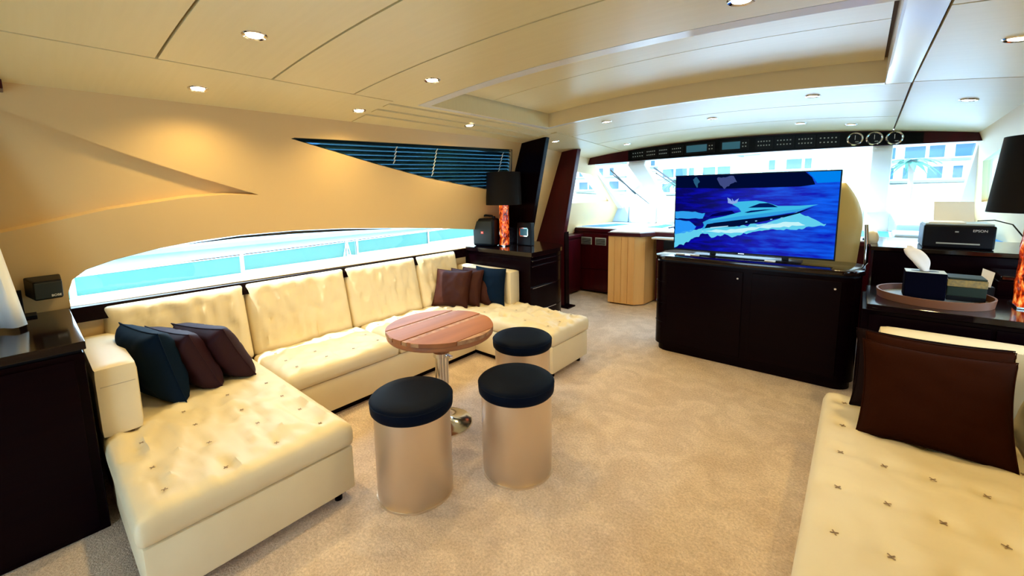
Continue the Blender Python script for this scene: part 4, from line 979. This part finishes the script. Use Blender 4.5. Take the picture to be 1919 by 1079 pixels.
# ------------------------------------------------------------------ outside, port side deck and hull added for the white water glare
bu = thing('bulwark', 'white side deck bulwark with turquoise glazed panels outside the low window', 'bulwark', (-4.6, 2, 0))
struct(MB().box(-4.75, -3.84, -6, 9, .35, .40).build('trim_6', M['white']))
def shear(y): return 1.045 + .019 * y
N = 9; yy = [-3.0, -.9, .20, 1.37, 2.47, 2.60, 3.69, 5.4, 8.0]
for i in range(len(yy) - 1):
    a, c = yy[i], yy[i + 1]; g_ = .02
    MB().hexa([(-4.64, a, .4), (-4.58, a, .4), (-4.58, c, .4), (-4.64, c, .4), (-4.64, a, shear(a) - .145), (-4.58, a, shear(a) - .145), (-4.58, c, shear(c) - .18), (-4.64, c, shear(c) - .18)][0:0] or
              [(-4.64, a, .4), (-4.58, a, .4), (-4.58, c, .4), (-4.64, c, .4), (-4.64, a, shear(a) - .15), (-4.58, a, shear(a) - .15), (-4.58, c, shear(c) - .17), (-4.64, c, shear(c) - .17)]).build('wall_section', M['white'], bu)
    MB().hexa([(-4.62, a + g_, shear(a) - .145), (-4.60, a + g_, shear(a) - .145), (-4.60, c - g_, shear(c) - .165), (-4.62, c - g_, shear(c) - .165), (-4.62, a + g_, shear(a)), (-4.60, a + g_, shear(a)), (-4.60, c - g_, shear(c)), (-4.62, c - g_, shear(c))]).build('glazed_panel', M['cyan'], bu)
    MB().box(-4.63, -4.585, c - .012, c + .012, shear(c) - .17, shear(c) + .02).build('upright', M['chrome'], bu)
MB().tube([(-4.61, y, shear(y) + .012) for y in (-3, 0, 3, 6, 8)], .012, 8).build('top_rail', M['chrome'], bu)
MB().tube([(-4.58, 2.42, shear(2.4) - .16), (-4.56, 2.46, shear(2.4) + .05), (-4.57, 2.50, shear(2.4) - .16)], .009, 6).build('gate_latch', M['chrome'], bu)
my = thing('glare_hull', 'added white hull in place of sun-glinting water outside the low window', 'yacht', (-9, 2, -2))
MB().hexa([(-12, -14, -3), (-9.2, -14, -3), (-9.2, 7, -3), (-11, 9, -3), (-12, -14, 1.35), (-8.8, -14, 1.35), (-8.8, 7.5, 1.55), (-11, 10, 1.6)]).build('hull', M['white'], my, bevel=.05)  # added hull gives the white of overexposed, glinting sea
MB().box(-8.85, -8.70, -14, 7.4, .75, .83).build('rub_rail', M['button'], my)
for k in range(6): MB().tube([(-8.95, -9 + 2.8 * k, 1.4), (-8.95, -9 + 2.8 * k, 1.75)], .02, 6).build('stanchion', M['chrome'], my)

# foredeck, aft deck and its added shading roof
struct(MB().prism([(-3.9, 7.3), (1.5, 7.3), (1.0, 12), (-1.2, 16), (-3.4, 12)], .7, .95).build('trim_7', M['white']))
struct(MB().box(-3.8, 1.5, -5.5, -1.62, 2.35, 2.42).build('added_shade_roof', M['white']))  # unseen overhang added to keep sun off the near floor
struct(MB().box(-3.8, 1.5, -5.5, -1.6, -.06, -.01).build('trim_9', M['quay']))
# sea
sea = MB().box(-600, 600, -300, 900, -3.2, -3).build('sea', M['sea']); sea['kind'] = 'structure'
# quay + hillside town
qy = MB().box(-260, 160, 64, 74, -3.1, -1.6).build('quay', M['quay']); tag(qy, 'stone quay along the foot of the town beyond the windshield', 'quay')
V = []; Fc = []; nx_, ny_ = 60, 24
def hillz(x, y): return -2 + .44 * max(0, y - 76) * (1 + .18 * sin(x * .035) + .1 * sin(x * .09 + 1)) + 1.5 * noise.noise(Vector((x * .03, y * .03, 0)))
for j in range(ny_ + 1):
    for i in range(nx_ + 1):
        x = -330 + 620 * i / nx_; y = 72 + 160 * j / ny_; V.append((x, y, hillz(x, y)))
for j in range(ny_):
    for i in range(nx_): a = j * (nx_ + 1) + i; Fc.append((a, a + 1, a + nx_ + 2, a + nx_ + 1))
hl = MB().add(V, Fc).build('hillside', M['land'], smooth=60); struct(hl)
kinds = ['white terraced apartment house on the hillside beyond the windshield', 'pale ochre apartment house on the hillside beyond the windshield']
nb = 0
ORD = ['first', 'second', 'third', 'fourth', 'fifth', 'sixth', 'seventh', 'eighth', 'ninth', 'tenth', 'eleventh', 'twelfth', 'thirteenth', 'fourteenth']
ROWN = ['lowest', 'second lowest', 'third', 'fourth', 'fifth', 'highest']
for row in range(6):
    yc = 84 + row * 15
    x = -.64 * yc + random.uniform(0, 5); cnt = 0
    while x < .20 * yc:
        w_ = random.uniform(9, 16); h_ = random.uniform(6.5, 10.5); d_ = 8
        z0 = hillz(x, yc) - 3.0; k2 = 1 if random.random() < .25 else 0
        t = thing('apartment_house', '%s apartment house, %s from the left in the %s hillside row' % (['white', 'pale ochre'][k2], ORD[cnt], ROWN[row]), 'building', (x, yc, z0), 'houses of the hillside town')
        MB().box(x, x + w_, yc, yc + d_, z0, z0 + 3 + h_).build('wall', M['bldg2' if k2 else 'bldg'], t)
        wins = MB()
        for f_ in range(int(h_ // 2.9)):
            zf = z0 + 3.6 + f_ * 2.9
            xx = x + 1
            while xx < x + w_ - 1.8:
                if random.random() < .85: wins.box(xx, xx + random.choice((.9, 1.5, 2.1)), yc - .12, yc + .02, zf, zf + 1.6)
                xx += 2.5
            MB().box(x + .2, x + w_ - .2, yc - .9, yc, zf - .60, zf - .25).build('balcony', M['slab'], t)
        wins.build('windows', M['pane'], t, kind='stuff')
        MB().box(x - .3, x + w_ + .3, yc - .4, yc + d_ + .3, z0 + 3 + h_, z0 + 3.3 + h_).build('roof', M['slab'], t)
        x += w_ + random.uniform(2.0, 7); cnt += 1
def palm(x, y, z, h, label, s=1):
    t = thing('palm_tree', label, 'tree', (x, y, z), 'palm trees by the harbour')
    MB().tube([(x, y, z), (x + .15, y, z + h * .5), (x + .05, y, z + h)], .25 * s, 8).build('trunk', M['trunk'], t, smooth=60)
    for k in range(16):
        a = 2 * pi * k / 16 + .1; L = 2.6 * s; el = .55 if k % 2 else .1; V = []; Fc = []
        for q_ in range(7):
            u = q_ / 6; r_ = L * u; zz = z + h + L * (el * u - 1.0 * u * u * .7); wv = .32 * s * sin(pi * min(1, u + .12))
            px_, py_ = x + r_ * cos(a), y + r_ * sin(a)
            V += [(px_ - wv * sin(a), py_ + wv * cos(a), zz - .12), (px_, py_, zz), (px_ + wv * sin(a), py_ - wv * cos(a), zz - .12)]
        for q_ in range(6): o_ = 3 * q_; Fc += [(o_, o_ + 1, o_ + 4, o_ + 3), (o_ + 1, o_ + 2, o_ + 5, o_ + 4)]
        MB().add(V, Fc).build('frond', M['leaf'], t)
palm(12.3, 66, -1.6, 7.5, 'palm tree on the quay seen through the right windshield pane', 1.2)
palm(-22, 67, -1.6, 4.5, 'low palm tree on the quay seen through the centre windshield')
palm(4.2, 68, -1.6, 6, 'palm tree on the quay just left of the right windshield post')
for i, x in enumerate((-64, -52, -40, -30, -6, 8, 16)):
    t = thing('moored_motorboat', ['small white motorboat moored stern to at the town quay, %s' % s for s in ('far left', 'second from left', 'third from left', 'fourth from left', 'behind the television', 'left of the palm', 'right of the palm')][i], 'boat', (x, 60, -3))
    MB().hexa([(x, 56, -3.1), (x + 2.6, 56, -3.1), (x + 2.6, 63, -3.1), (x, 63, -3.1), (x - .3, 55, -1.7), (x + 2.9, 55, -1.7), (x + 2.8, 63, -1.8), (x - .2, 63, -1.8)]).build('hull', M['white'], t)
    MB().hexa([(x + .3, 58, -1.75), (x + 2.3, 58, -1.75), (x + 2.3, 61.5, -1.75), (x + .3, 61.5, -1.75), (x + .6, 58.8, -.5), (x + 2, 58.8, -.5), (x + 2, 61.2, -.5), (x + .6, 61.2, -.5)]).build('cabin', M['pane'], t)
